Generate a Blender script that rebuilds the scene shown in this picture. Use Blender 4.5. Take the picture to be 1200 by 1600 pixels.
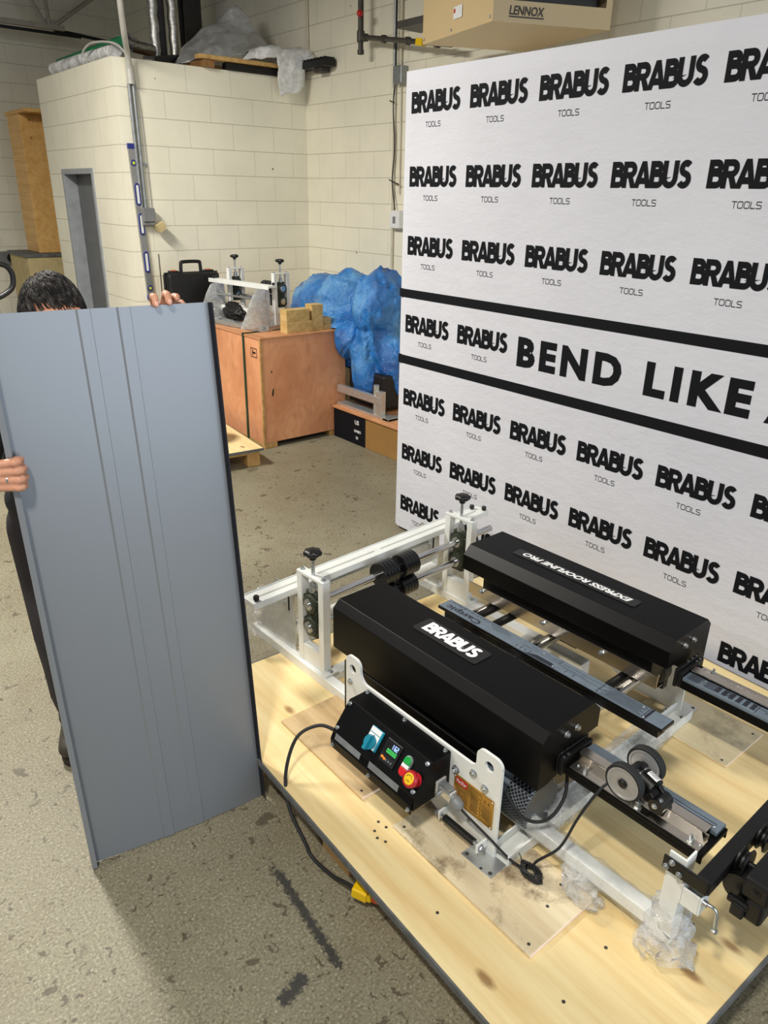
import bpy, math, random
from mathutils import Vector, Matrix, noise
from math import sin, cos, pi, radians, sqrt

random.seed(7)
SC = bpy.context.scene
COL = SC.collection
for _o in list(bpy.data.objects):
    bpy.data.objects.remove(_o)

# ------------------------------------------------------------------ camera
PIT, ROL, YAW = 0.4023198, 0.0188096, 0.8794441
_fw = Vector((cos(YAW) * cos(PIT), sin(YAW) * cos(PIT), -sin(PIT)))
_r = Vector((sin(YAW), -cos(YAW), 0.0))
_u = _r.cross(_fw)
_r2 = cos(ROL) * _r + sin(ROL) * _u
_u2 = -sin(ROL) * _r + cos(ROL) * _u
cam_d = bpy.data.cameras.new('camera')
cam_d.sensor_fit = 'VERTICAL'
cam_d.sensor_height = 36.0
cam_d.lens = 1163.717 / 1600 * 36.0
cam_d.clip_start = 0.05
cam = bpy.data.objects.new('camera', cam_d)
COL.objects.link(cam)
mw = Matrix.Identity(4)
for i in range(3):
    mw[i][0], mw[i][1], mw[i][2] = _r2[i], _u2[i], -_fw[i]
mw.translation = Vector((0, 0, 1.85))
cam.matrix_world = mw
SC.camera = cam

# ------------------------------------------------------------------ light
world = bpy.data.worlds.new('world')
SC.world = world
world.use_nodes = True
world.node_tree.nodes['Background'].inputs[0].default_value = (0.86, 0.91, 1.0, 1)
world.node_tree.nodes['Background'].inputs[1].default_value = 0.22


def area(name, loc, rot, sx, sy, power, color):
    d = bpy.data.lights.new(name, 'AREA')
    d.shape = 'RECTANGLE'
    d.size, d.size_y = sx, sy
    d.energy = power
    d.color = color
    o = bpy.data.objects.new(name, d)
    COL.objects.link(o)
    o.location = loc
    o.rotation_euler = rot
    return o


area('shop_light', (0.35, 4.6, 3.7), (0, 0, 0), 0.35, 1.3, 165, (1.0, 0.955, 0.875))
area('shop_light', (-0.6, 0.2, 3.75), (0, 0, 0), 0.16, 0.4, 80, (1.0, 0.96, 0.88))
area('shop_light', (-3.2, 2.5, 3.75), (0, 0, 0), 0.35, 1.3, 60, (1.0, 0.94, 0.83))
area('daylight_door', (1.8, -4.8, 2.0), (radians(90), 0, 0), 4.0, 3.4, 125, (0.76, 0.87, 1.0))

SC.view_settings.view_transform = 'Standard'
SC.view_settings.look = 'None'
SC.view_settings.gamma = 1.0
SC.view_settings.use_curve_mapping = False
SC.view_settings.exposure = 0.55

# ------------------------------------------------------------------ helpers


def lin(r, g, b):
    def f(c):
        c = c / 255.0
        return c / 12.92 if c <= 0.04045 else ((c + 0.055) / 1.055) ** 2.4
    return (f(r), f(g), f(b), 1.0)


class NT:
    def __init__(self, name):
        self.m = bpy.data.materials.new(name)
        self.m.use_nodes = True
        self.t = self.m.node_tree
        self.b = self.t.nodes['Principled BSDF']
        self.out = self.t.nodes['Material Output']

    def n(self, typ, **kw):
        x = self.t.nodes.new(typ)
        for k, v in kw.items():
            if hasattr(x, k):
                setattr(x, k, v)
            else:
                x.inputs[k].default_value = v
        return x

    def l(self, a, b):
        self.t.links.new(a, b)

    def coord(self, scale=(1, 1, 1), loc=(0, 0, 0), rot=(0, 0, 0)):
        tc = self.n('ShaderNodeTexCoord')
        mp = self.n('ShaderNodeMapping')
        mp.inputs['Scale'].default_value = scale
        mp.inputs['Location'].default_value = loc
        mp.inputs['Rotation'].default_value = rot
        self.l(tc.outputs['Object'], mp.inputs['Vector'])
        return mp.outputs['Vector']

    def noise(self, vec, scale, detail=4, rough=0.55):
        x = self.n('ShaderNodeTexNoise')
        x.inputs['Scale'].default_value = scale
        x.inputs['Detail'].default_value = detail
        x.inputs['Roughness'].default_value = rough
        self.l(vec, x.inputs['Vector'])
        return x.outputs['Fac']

    def ramp(self, fac, stops):
        x = self.n('ShaderNodeValToRGB')
        el = x.color_ramp.elements
        while len(el) < len(stops):
            el.new(0.5)
        for e, (p, c) in zip(el, stops):
            e.position = p
            e.color = c if len(c) == 4 else (*c, 1)
        self.l(fac, x.inputs['Fac'])
        return x.outputs['Color']

    def math(self, op, a, b=None, clamp=False):
        x = self.n('ShaderNodeMath')
        x.operation = op
        x.use_clamp = clamp
        for i, v in enumerate((a, b)):
            if v is None:
                continue
            if isinstance(v, (int, float)):
                x.inputs[i].default_value = v
            else:
                self.l(v, x.inputs[i])
        return x.outputs[0]

    def mix(self, fac, a, b, blend='MIX'):
        x = self.n('ShaderNodeMix')
        x.data_type = 'RGBA'
        x.blend_type = blend
        for sock, v in ((x.inputs[0], fac), (x.inputs[6], a), (x.inputs[7], b)):
            if isinstance(v, (int, float)):
                sock.default_value = v
            elif isinstance(v, tuple):
                sock.default_value = v
            else:
                self.l(v, sock)
        return x.outputs[2]

    def bump(self, h, strength=0.3, dist=0.01):
        x = self.n('ShaderNodeBump')
        x.inputs['Strength'].default_value = strength
        x.inputs['Distance'].default_value = dist
        self.l(h, x.inputs['Height'])
        self.l(x.outputs[0], self.b.inputs['Normal'])

    def base(self, c):
        if isinstance(c, tuple):
            self.b.inputs['Base Color'].default_value = c
        else:
            self.l(c, self.b.inputs['Base Color'])

    def set(self, rough=None, metal=None, spec=None):
        if rough is not None:
            self.b.inputs['Roughness'].default_value = rough
        if metal is not None:
            self.b.inputs['Metallic'].default_value = metal
        if spec is not None:
            self.b.inputs['Specular IOR Level'].default_value = spec


MATS = {}


def simple(name, rgb, rough=0.5, metal=0.0, spec=0.5, var=0.06, vscale=12.0, bump=0.0, bscale=60.0):
    k = NT(name)
    c = lin(*rgb)
    v = k.coord()
    nz = k.noise(v, vscale)
    d = tuple(max(0, x * (1 - var * 2)) for x in c[:3]) + (1,)
    e = tuple(min(1, x * (1 + var * 2)) for x in c[:3]) + (1,)
    k.base(k.ramp(nz, [(0.3, d), (0.7, e)]))
    k.set(rough, metal, spec)
    if bump:
        k.bump(k.noise(v, bscale), bump, 0.004)
    MATS[name] = k.m
    return k.m


def wood(name, light, dark, scale=(1, 1, 1), rot=(0, 0, 0), knots=0.0, rough=0.55, dirt=0.0, grain=1.0):
    """grain runs along local y (before rot)"""
    k = NT(name)
    v = k.coord(scale=(14 * scale[0], 1.1 * scale[1], 14 * scale[2]), rot=rot)
    n1 = k.noise(v, 1.2, 6, 0.6)
    v2 = k.coord(scale=(60, 2.0, 60), rot=rot)
    n2 = k.noise(v2, 1.0, 3, 0.5)
    c = k.ramp(n1, [(0.32, lin(*dark)), (0.62, lin(*light))])
    c = k.mix(0.25 * grain, c, k.ramp(n2, [(0.35, lin(*dark)), (0.6, lin(*light))]))
    if knots:
        v3 = k.coord(scale=(5.5, 2.6, 5.5), rot=rot)
        vo = k.n('ShaderNodeTexVoronoi')
        vo.voronoi_dimensions = '2D'
        vo.inputs['Scale'].default_value = 1.0
        k.l(v3, vo.inputs['Vector'])
        wob = k.noise(v3, 9, 2)
        dd = k.math('ADD', vo.outputs['Distance'], k.math('MULTIPLY', wob, 0.05))
        mk = k.ramp(dd, [(0.06, (1, 1, 1, 1)), (0.12, (0, 0, 0, 1))])
        rnd = k.n('ShaderNodeSeparateColor')
        k.l(vo.outputs['Color'], rnd.inputs[0])
        gate = k.math('GREATER_THAN', rnd.outputs[0], 1 - knots)
        c = k.mix(k.math('MULTIPLY', k.math('MULTIPLY', mk, gate), 0.75), c, lin(126, 84, 46))
    if dirt:
        v4 = k.coord()
        dn = k.noise(v4, 6, 8, 0.7)
        mk = k.ramp(dn, [(0.50, (0, 0, 0, 1)), (0.66, (1, 1, 1, 1))])
        c = k.mix(k.math('MULTIPLY', mk, dirt), c, lin(104, 84, 60))
    k.base(c)
    k.set(rough, 0, 0.35)
    k.bump(n2, 0.08, 0.002)
    MATS[name] = k.m
    return k.m


def figured(name, light, dark, plane):
    """rotary-cut plywood face with wavy figure; plane picks the face axes"""
    k = NT(name)
    tc = k.n('ShaderNodeTexCoord')
    sp = k.n('ShaderNodeSeparateXYZ')
    k.l(tc.outputs['Object'], sp.inputs[0])
    cb = k.n('ShaderNodeCombineXYZ')
    ad = k.math('ADD', sp.outputs['X'], sp.outputs['Y'])
    k.l(k.math('MULTIPLY', ad, 1.0), cb.inputs[0])
    k.l(k.math('MULTIPLY', sp.outputs['Z'], 0.55), cb.inputs[1])
    n1 = k.noise(cb.outputs[0], 3.2, 3, 0.5)
    band = k.math('FRACT', k.math('MULTIPLY', n1, 11.0))
    tri = k.math('ABSOLUTE', k.math('SUBTRACT', band, 0.5))
    n2 = k.noise(cb.outputs[0], 14, 5, 0.65)
    c = k.ramp(n1, [(0.3, lin(*dark)), (0.7, lin(*light))])
    c = k.mix(k.math('MULTIPLY', k.ramp(tri, [(0.05, (1, 1, 1, 1)), (0.3, (0, 0, 0, 1))]), 0.3), c, lin(*dark))
    c = k.mix(k.math('MULTIPLY', k.ramp(n2, [(0.55, (0, 0, 0, 1)), (0.8, (1, 1, 1, 1))]), 0.45), c, lin(*(int(q * 0.8) for q in dark)))
    k.base(c)
    k.set(0.45, 0, 0.4)
    MATS[name] = k.m


def blocks(name, axis, rgb, phase=0.0):
    k = NT(name)
    tc = k.n('ShaderNodeTexCoord')
    sp = k.n('ShaderNodeSeparateXYZ')
    k.l(tc.outputs['Object'], sp.inputs[0])
    cb = k.n('ShaderNodeCombineXYZ')
    ge = k.n('ShaderNodeNewGeometry')
    sn = k.n('ShaderNodeSeparateXYZ')
    k.l(ge.outputs['True Normal'], sn.inputs[0])
    side = k.math('GREATER_THAN', k.math('ABSOLUTE', sn.outputs[0]), 0.5)
    hx = k.math('ADD', sp.outputs['X'], 0.1)
    hy = k.math('ADD', sp.outputs['Y'], 0.05)
    k.l(k.math('ADD', hx, k.math('MULTIPLY', side, k.math('SUBTRACT', hy, hx))), cb.inputs[0])
    k.l(k.math('ADD', sp.outputs['Z'], 0.02), cb.inputs[1])
    br = k.n('ShaderNodeTexBrick')
    br.offset = 0.5
    br.inputs['Scale'].default_value = 1.0
    br.inputs['Brick Width'].default_value = 0.4
    br.inputs['Row Height'].default_value = 0.2
    br.inputs['Mortar Size'].default_value = 0.0034
    br.inputs['Mortar Smooth'].default_value = 0.35
    k.l(cb.outputs[0], br.inputs['Vector'])
    nz = k.noise(tc.outputs['Object'], 1.3, 5, 0.6)
    c = lin(*rgb)
    c2 = tuple(x * 0.86 for x in c[:3]) + (1,)
    cm = tuple(x * 0.55 for x in c[:3]) + (1,)
    cl = tuple(min(1, x * 0.74) for x in c[:3]) + (1,)
    col = k.ramp(nz, [(0.3, c2), (0.65, c)])
    fine = k.noise(tc.outputs['Object'], 45, 4, 0.7)
    col = k.mix(k.math('MULTIPLY', k.ramp(fine, [(0.66, (0, 0, 0, 1)), (0.78, (1, 1, 1, 1))]), 0.18), col, lin(150, 140, 118))
    fz = k.math('FRACT', k.math('DIVIDE', k.math('ADD', sp.outputs['Z'], 0.02), 0.2))
    hz = k.math('GREATER_THAN', k.math('ABSOLUTE', k.math('SUBTRACT', fz, 0.5)), 0.47)
    col = k.mix(k.math('MULTIPLY', br.outputs['Fac'], 0.8), col, k.mix(hz, cl, cm))
    # small scattered anchor holes
    vo = k.n('ShaderNodeTexVoronoi')
    vo.inputs['Scale'].default_value = 2.6
    k.l(tc.outputs['Object'], vo.inputs['Vector'])
    hole = k.math('LESS_THAN', vo.outputs['Distance'], 0.025)
    col = k.mix(k.math('MULTIPLY', hole, 0.8), col, lin(70, 62, 50))
    k.base(col)
    k.set(0.62, 0, 0.3)
    hgt = k.math('SUBTRACT', k.math('MULTIPLY', fine, 0.12), br.outputs['Fac'])
    k.bump(hgt, 0.5, 0.006)
    MATS[name] = k.m
    return k.m


def film(name, tint, clear=0.72, scale=28.0, rough=0.12, body=0.12):
    """crinkled clear polythene: see-through, with sharp white glints on its creases"""
    k = NT(name)
    v = k.coord()
    nz = k.noise(v, scale, 5, 0.65)
    nz2 = k.noise(v, scale * 0.35, 3, 0.6)
    k.base(lin(*tint))
    k.set(0.6, 0, 0.2)
    h = k.math('ABSOLUTE', k.math('SUBTRACT', nz, 0.5))
    h = k.math('ADD', h, k.math('MULTIPLY', k.math('ABSOLUTE', k.math('SUBTRACT', nz2, 0.5)), 2.0))
    bp = k.n('ShaderNodeBump')
    bp.inputs['Strength'].default_value = 1.0
    bp.inputs['Distance'].default_value = 0.03
    k.l(h, bp.inputs['Height'])
    tr = k.n('ShaderNodeBsdfTransparent')
    gl = k.n('ShaderNodeBsdfGlossy')
    gl.inputs['Roughness'].default_value = rough
    k.l(bp.outputs[0], gl.inputs['Normal'])
    m1 = k.n('ShaderNodeMixShader')
    fac = k.ramp(nz2, [(0.38, (1 - clear - 0.1,) * 3 + (1,)), (0.66, (min(1, 1 - clear + 0.22),) * 3 + (1,))])
    k.l(fac, m1.inputs[0])
    k.l(tr.outputs[0], m1.inputs[1])
    k.l(gl.outputs[0], m1.inputs[2])
    m2 = k.n('ShaderNodeMixShader')
    crease = k.ramp(h, [(0.0, (body * 2.2,) * 3 + (1,)), (0.25, (body,) * 3 + (1,))])
    k.l(crease, m2.inputs[0])
    k.l(m1.outputs[0], m2.inputs[1])
    k.l(k.b.outputs[0], m2.inputs[2])
    k.l(m2.outputs[0], k.out.inputs[0])
    MATS[name] = k.m
    return k.m


OFF = {}


class MB:
    def __init__(self):
        self.v, self.f, self.s = [], [], []

    def add(self, vs, fs, smooth=False):
        b = len(self.v)
        self.v += [tuple(p) for p in vs]
        for q in fs:
            self.f.append(tuple(b + i for i in q))
            self.s.append(smooth)
        return self

    def box(self, x0, x1, y0, y1, z0, z1):
        vs = [(x, y, z) for z in (z0, z1) for y in (y0, y1) for x in (x0, x1)]
        return self.add(vs, [(0, 2, 3, 1), (4, 5, 7, 6), (0, 1, 5, 4), (2, 6, 7, 3), (0, 4, 6, 2), (1, 3, 7, 5)])

    def hexa(self, c, hx, hy, hz):
        """box from centre and three half-axis vectors"""
        c, hx, hy, hz = map(Vector, (c, hx, hy, hz))
        vs = [c + a * hx + b * hy + d * hz for d in (-1, 1) for b in (-1, 1) for a in (-1, 1)]
        return self.add(vs, [(0, 2, 3, 1), (4, 5, 7, 6), (0, 1, 5, 4), (2, 6, 7, 3), (0, 4, 6, 2), (1, 3, 7, 5)])

    def bar(self, p0, p1, w, h, up=(0, 0, 1)):
        p0, p1 = Vector(p0), Vector(p1)
        d = p1 - p0
        a = d.normalized()
        s = a.cross(Vector(up))
        s = s.normalized() if s.length > 1e-6 else Vector((1, 0, 0))
        t = s.cross(a)
        return self.hexa((p0 + p1) / 2, d / 2, s * (w / 2), t * (h / 2))

    def prism(self, poly, axis, a0, a1):
        n = len(poly)

        def pt(p, a):
            return {'x': (a, p[0], p[1]), 'y': (p[0], a, p[1]), 'z': (p[0], p[1], a)}[axis]
        vs = [pt(p, a0) for p in poly] + [pt(p, a1) for p in poly]
        fs = [tuple(range(n))[::-1], tuple(range(n, 2 * n))]
        fs += [(i, (i + 1) % n, n + (i + 1) % n, n + i) for i in range(n)]
        return self.add(vs, fs)

    def cyl(self, p0, p1, r, r1=None, n=24, cap=True, smooth=True):
        p0, p1 = Vector(p0), Vector(p1)
        r1 = r if r1 is None else r1
        a = (p1 - p0).normalized()
        s = a.orthogonal().normalized()
        t = a.cross(s)
        ring = [s * cos(2 * pi * i / n) + t * sin(2 * pi * i / n) for i in range(n)]
        A = [p0 + q * r for q in ring]
        B = [p1 + q * r1 for q in ring]
        self.add(A + B, [(i, (i + 1) % n, n + (i + 1) % n, n + i) for i in range(n)], smooth)
        if cap:
            self.add(A, [tuple(range(n))[::-1]])
            self.add(B, [tuple(range(n))])
        return self

    def lathe(self, p, axis, prof, n=28, smooth=True):
        """prof: (radius, height) list"""
        p, a = Vector(p), Vector(axis).normalized()
        s = a.orthogonal().normalized()
        t = a.cross(s)
        for (r0, h0), (r1, h1) in zip(prof[:-1], prof[1:]):
            A = [p + a * h0 + (s * cos(2 * pi * i / n) + t * sin(2 * pi * i / n)) * r0 for i in range(n)]
            B = [p + a * h1 + (s * cos(2 * pi * i / n) + t * sin(2 * pi * i / n)) * r1 for i in range(n)]
            self.add(A + B, [(i, (i + 1) % n, n + (i + 1) % n, n + i) for i in range(n)], smooth)
        return self

    def tube(self, path, r, n=10, smooth=True, radii=None):
        P = [Vector(p) for p in path]
        m = len(P)
        T = [(P[min(i + 1, m - 1)] - P[max(i - 1, 0)]).normalized() for i in range(m)]
        s = T[0].orthogonal().normalized()
        vs = []
        for i in range(m):
            s = (s - T[i] * s.dot(T[i]))
            s = s.normalized() if s.length > 1e-6 else T[i].orthogonal().normalized()
            t = T[i].cross(s)
            rr = radii[i] if radii else r
            vs += [P[i] + (s * cos(2 * pi * k / n) + t * sin(2 * pi * k / n)) * rr for k in range(n)]
        fs = [(i * n + k, i * n + (k + 1) % n, (i + 1) * n + (k + 1) % n, (i + 1) * n + k)
              for i in range(m - 1) for k in range(n)]
        self.add(vs, fs, smooth)
        self.add(vs[:n], [tuple(range(n))[::-1]])
        self.add(vs[-n:], [tuple(range(n))])
        return self

    def ball(self, c, r, nu=24, nv=16, fn=None, M=None):
        c = Vector(c)
        r = (r, r, r) if isinstance(r, (int, float)) else r
        vs = []
        for j in range(nv + 1):
            th = pi * j / nv
            for i in range(nu):
                ph = 2 * pi * i / nu
                d = Vector((sin(th) * cos(ph), sin(th) * sin(ph), cos(th)))
                q = Vector((d.x * r[0], d.y * r[1], d.z * r[2]))
                if M is not None:
                    q = M @ q
                if fn:
                    q = fn(q, d)
                vs.append(c + q)
        fs = []
        for j in range(nv):
            for i in range(nu):
                a, b = j * nu + i, j * nu + (i + 1) % nu
                if j == 0:
                    fs.append((a, a + nu, b + nu))
                elif j == nv - 1:
                    fs.append((a, a + nu, b))
                else:
                    fs.append((a, a + nu, b + nu, b))
        return self.add(vs, fs, True)

    def loft(self, rings, smooth=True, cap=True):
        n = len(rings[0])
        vs = [p for r in rings for p in r]
        fs = [(i * n + k, i * n + (k + 1) % n, (i + 1) * n + (k + 1) % n, (i + 1) * n + k)
              for i in range(len(rings) - 1) for k in range(n)]
        self.add(vs, fs, smooth)
        if cap:
            self.add(rings[0], [tuple(range(n))[::-1]])
            self.add(rings[-1], [tuple(range(n))])
        return self

    def xf(self, M):
        self.v = [tuple(M @ Vector(p)) for p in self.v]
        return self

    def build(self, name, mat, parent=None, bevel=0.0, off=None, weld=False, segs=2):
        if off is None:
            if parent is not None:
                off = OFF[parent.name]
                loc = (0, 0, 0)
            else:
                xs, ys, zs = zip(*self.v)
                off = ((min(xs) + max(xs)) / 2, (min(ys) + max(ys)) / 2, min(zs))
                loc = off
        else:
            loc = off if parent is None else (0, 0, 0)
        me = bpy.data.meshes.new(name)
        me.from_pydata([(x - off[0], y - off[1], z - off[2]) for x, y, z in self.v], [], self.f)
        me.polygons.foreach_set('use_smooth', self.s)
        me.materials.append(MATS[mat] if isinstance(mat, str) else mat)
        me.update()
        o = bpy.data.objects.new(name, me)
        COL.objects.link(o)
        o.location = loc
        if parent is not None:
            o.parent = parent
        OFF[o.name] = tuple(off)
        if weld:
            w = o.modifiers.new('weld', 'WELD')
            w.merge_threshold = 0.0002
        if bevel:
            b = o.modifiers.new('bevel', 'BEVEL')
            b.width = bevel
            b.segments = segs
            b.limit_method = 'ANGLE'
            b.angle_limit = radians(40)
        return o


def bolts(items, name, mat, parent, T=None):
    """every bolt (point, direction, radius, height) a part of its own"""
    for (p, d, r, h) in items:
        mb = hexbolt(MB(), p, d, r, h)
        if T is not None:
            mb.xf(T)
        mb.build(name, mat, parent)


def hexbolt(mb, p, d, r=0.008, h=0.006):
    p, d = Vector(p), Vector(d).normalized()
    mb.cyl(p, p + d * 0.0015, r * 1.22, n=14)
    mb.cyl(p + d * 0.0015, p + d * h, r, n=6, smooth=False)
    mb.cyl(p + d * h, p + d * (h + 0.003), r * 0.5, n=10)
    return mb


def tag(o, label, cat, group=None, kind=None):
    o['label'] = label
    if kind:
        o['kind'] = kind
    o['category'] = cat
    if group:
        o['group'] = group
    return o


def empty(name, loc, label, cat, rz=0.0, group=None, off=None):
    o = bpy.data.objects.new(name, None)
    o.empty_display_size = 0.1
    COL.objects.link(o)
    o.location = loc
    o.rotation_euler = (0, 0, rz)
    OFF[o.name] = tuple(off if off is not None else loc)
    return tag(o, label, cat, group)


def struct(name, mb, mat, parent=None, **kw):
    o = mb.build(name, mat, parent, off=(0, 0, 0), **kw)
    if parent is None:
        o['kind'] = 'structure'
    return o


def copy_part(o, parent):
    c = o.copy()
    COL.objects.link(c)
    c.parent = parent
    OFF[c.name] = OFF[o.name]
    return c


def smooth_path(pts, k=6):
    P = [Vector(p) for p in pts]
    out = []
    for i in range(len(P) - 1):
        p0, p1, p2, p3 = P[max(i - 1, 0)], P[i], P[i + 1], P[min(i + 2, len(P) - 1)]
        for j in range(k):
            t = j / k
            out.append(0.5 * ((2 * p1) + (p2 - p0) * t + (2 * p0 - 5 * p1 + 4 * p2 - p3) * t * t
                              + (3 * p1 - p0 - 3 * p2 + p3) * t ** 3))
    out.append(P[-1])
    return out


# ---- lettering -----------------------------------------------------------


def text_geo(s, size, bold=0.0, spacing=1.0, sx=1.0, shear=0.0, ext=0.0004):
    cu = bpy.data.curves.new('lettering', 'FONT')
    cu.body = s
    cu.size = size
    cu.offset = bold
    cu.space_character = spacing
    cu.extrude = ext
    cu.shear = shear
    cu.resolution_u = 3
    o = bpy.data.objects.new('lettering', cu)
    COL.objects.link(o)
    dg = bpy.context.evaluated_depsgraph_get()
    me = o.evaluated_get(dg).to_mesh()
    vs = [(v.co.x * sx, v.co.y, v.co.z) for v in me.vertices]
    fs = [tuple(p.vertices) for p in me.polygons]
    o.evaluated_get(dg).to_mesh_clear()
    bpy.data.objects.remove(o)
    bpy.data.curves.remove(cu)
    return vs, fs


def fit(vs, w=None, h=None):
    """scale text verts so that its box is 0..w, 0..h"""
    x0, x1 = min(v[0] for v in vs), max(v[0] for v in vs)
    y0, y1 = min(v[1] for v in vs), max(v[1] for v in vs)
    kx = w / (x1 - x0) if w else None
    ky = h / (y1 - y0) if h else None
    kx = kx or ky
    ky = ky or kx
    return [((x - x0) * kx, (y - y0) * ky, z) for x, y, z in vs]


def frame(o, xd, yd):
    """matrix that sends text x,y,z to xd, yd, xd x yd at o"""
    xd, yd = Vector(xd).normalized(), Vector(yd).normalized()
    zd = xd.cross(yd)
    M = Matrix.Identity(4)
    for i in range(3):
        M[i][0], M[i][1], M[i][2], M[i][3] = xd[i], yd[i], zd[i], o[i]
    return M


def put(mb, geo, M):
    vs, fs = geo
    mb.add([M @ Vector(v) for v in vs], fs)
    return mb


def arc(cx, cy, r, a0, a1, n=12, ry=None):
    ry = ry or r
    return [(cx + r * cos(radians(a0 + (a1 - a0) * i / n)), cy + ry * sin(radians(a0 + (a1 - a0) * i / n))) for i in range(n + 1)]


def stroke(pts, t):
    """flat ribbon of width t along a polyline, mitred"""
    P = [Vector((p[0], p[1])) for p in pts]
    L, Rr = [], []
    for i, p in enumerate(P):
        d0 = (p - P[i - 1]).normalized() if i else (P[1] - p).normalized()
        d1 = (P[i + 1] - p).normalized() if i < len(P) - 1 else d0
        n0, n1 = Vector((-d0.y, d0.x)), Vector((-d1.y, d1.x))
        m = (n0 + n1)
        m = m.normalized() if m.length > 1e-6 else n0
        k = t / 2 / max(0.35, m.dot(n0))
        L.append(p + m * k)
        Rr.append(p - m * k)
    vs = L + Rr
    n = len(P)
    return [(v.x, v.y) for v in vs], [(i, n + i, n + i + 1, i + 1) for i in range(n - 1)]


def bold_wordmark():
    t = 0.235
    h = t / 2
    G = {
        'B': (0.70, [[(h, 0), (h, 1)], [(h, 1 - h)] + arc(0.36, 0.735, 0.1475, 90, -90) + [(h, 0.5875)],
                     [(h, 0.5275)] + arc(0.41, 0.3225, 0.205, 90, -90) + [(h, h)]]),
        'R': (0.72, [[(h, 0), (h, 1)], [(h, 1 - h)] + arc(0.39, 0.685, 0.1975, 90, -90) + [(h, 0.4875)], ('q', (0.24, 0.50), (0.47, 0.53), (0.745, 0), (0.46, 0))]),
        'A': (0.86, [('q', (0, 0), (0.255, 0), (0.53, 1), (0.315, 1)), ('q', (0.86, 0), (0.605, 0), (0.33, 1), (0.545, 1)), [(0.2, 0.27), (0.66, 0.27)]]),
        'U': (0.78, [[(h, 1), (h, 0.37)] + arc(0.375, 0.37, 0.2575, 180, 360, 14) + [(0.6325, 1)]]),
        'S': (0.66, [arc(0.345, 0.715, 0.185, 35, 260, 14, 0.185) + arc(0.305, 0.315, 0.215, 75, -150, 16, 0.205)]),
    }
    V, F = [], []
    x = 0.0
    lay = 0
    for ch in 'BRABUS':
        w, ss = G[ch]
        for st in ss:
            v, f = (list(st[1:]), [(0, 1, 2, 3)]) if st[0] == 'q' else stroke(st, t)
            b = len(V)
            V += [(x + p[0], p[1], lay * 0.00006) for p in v]
            lay += 1
            F += [tuple(b + i for i in q) for q in f]
        x += w * {'B': 0.88, 'R': 0.86, 'A': 0.90, 'U': 0.955, 'S': 1}[ch]
    return fit(V, 1.0, 0.275), F


WORD = bold_wordmark()


def thin_tools():
    t = 0.13
    V, F = [], []
    e = t / 2
    r = 0.26
    O = arc(1.15 - r, 1 - e - r + 0.0, r, 90, 0, 6) + arc(1.15 - r, e + r, r, 0, -90, 6) + arc(e + r, e + r, r, 270, 180, 6) + arc(e + r, 1 - e - r, r, 180, 90, 6)
    O = O + [O[0], O[1]]
    S = [(1.12, 1 - e)] + arc(e + 0.2, 0.73, 0.205, 90, 270, 8) + arc(0.92, 0.27, 0.205, 90, -90, 8) + [(e, e)]
    x = 0
    for w, ss in ((1.25, [[(0, 1 - e), (1.1, 1 - e)], [(0.55, 0), (0.55, 1)]]), (1.4, [O]), (1.4, [O]), (1.15, [[(e, 1), (e, e), (1.0, e)]]), (1.2, [S])):
        for st in ss:
            v, f = stroke(st, t)
            b = len(V)
            V += [(x + p[0], p[1], 0.0) for p in v]
            F += [tuple(b + i for i in q) for q in f]
        x += w
    return fit(V, 0.105, 0.0235), F


def wordmark(w, h):
    vs, fs = WORD
    return [(x * w, y * h / 0.275, z) for x, y, z in vs], fs
# ------------------------------------------------------------------ materials
WALLC = (243, 238, 217)
blocks('block_x', 'x', WALLC, 0.1)
blocks('block_y', 'y', WALLC, 0.05)
simple('dark_deck', (92, 88, 80), 0.8, var=0.08, vscale=3)
simple('joist_paint', (170, 164, 148), 0.5)
simple('grey_door', (98, 100, 102), 0.42)
simple('grey_frame', (150, 154, 158), 0.45)
simple('white_paint', (226, 228, 224), 0.38, var=0.02)
simple('aluminium', (205, 207, 206), 0.32, 0.75, var=0.05, vscale=30)
simple('black_gloss', (9, 9, 10), 0.3, var=0.02, spec=0.5)
simple('black_satin', (5, 5, 6), 0.42, var=0.05, vscale=20, spec=0.16)
simple('black_plastic', (13, 13, 14), 0.4, var=0.05)
simple('black_rubber', (26, 27, 28), 0.7, var=0.05)
simple('chrome', (205, 206, 208), 0.2, 1.0, var=0.01)
simple('zinc', (190, 194, 196), 0.3, 0.9, var=0.08, vscale=80)
simple('steel_brushed', (205, 197, 186), 0.24, 1.0, var=0.06, vscale=8)
simple('olive_iron', (50, 56, 42), 0.5, 0.15, var=0.12, vscale=40, bump=0.2)
simple('white_print', (240, 240, 240), 0.5, var=0.0)
simple('black_print', (11, 13, 19), 0.75, var=0.0, spec=0.2)
simple('slate_film', (104, 116, 128), 0.42, var=0.05, vscale=30)
simple('slate_print', (34, 38, 48), 0.5, var=0.0)
simple('gold_plate', (186, 142, 62), 0.3, 0.55, var=0.08, vscale=18)
simple('red_print', (196, 42, 36), 0.4, var=0.02)
simple('dark_print', (60, 42, 20), 0.5, var=0.0)
simple('red_button', (206, 24, 30), 0.3, var=0.02)
simple('red_cap', (176, 22, 34), 0.32, var=0.02)
simple('green_button', (20, 150, 62), 0.3, var=0.02)
simple('yellow_plastic', (238, 196, 14), 0.35, var=0.03)
simple('orange_plastic', (226, 92, 40), 0.4, var=0.03)
simple('teal_plastic', (18, 128, 152), 0.35, var=0.03)
simple('wheel_grey', (158, 158, 158), 0.3, 0.3, var=0.03)
simple('label_white', (225, 226, 226), 0.5, var=0.03, vscale=60)
simple('galvanised', (150, 154, 156), 0.38, 0.6, var=0.1, vscale=25)
simple('conduit_paint', (188, 186, 178), 0.45, 0.1)
simple('wall_pipe', (205, 198, 176), 0.5)
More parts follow.
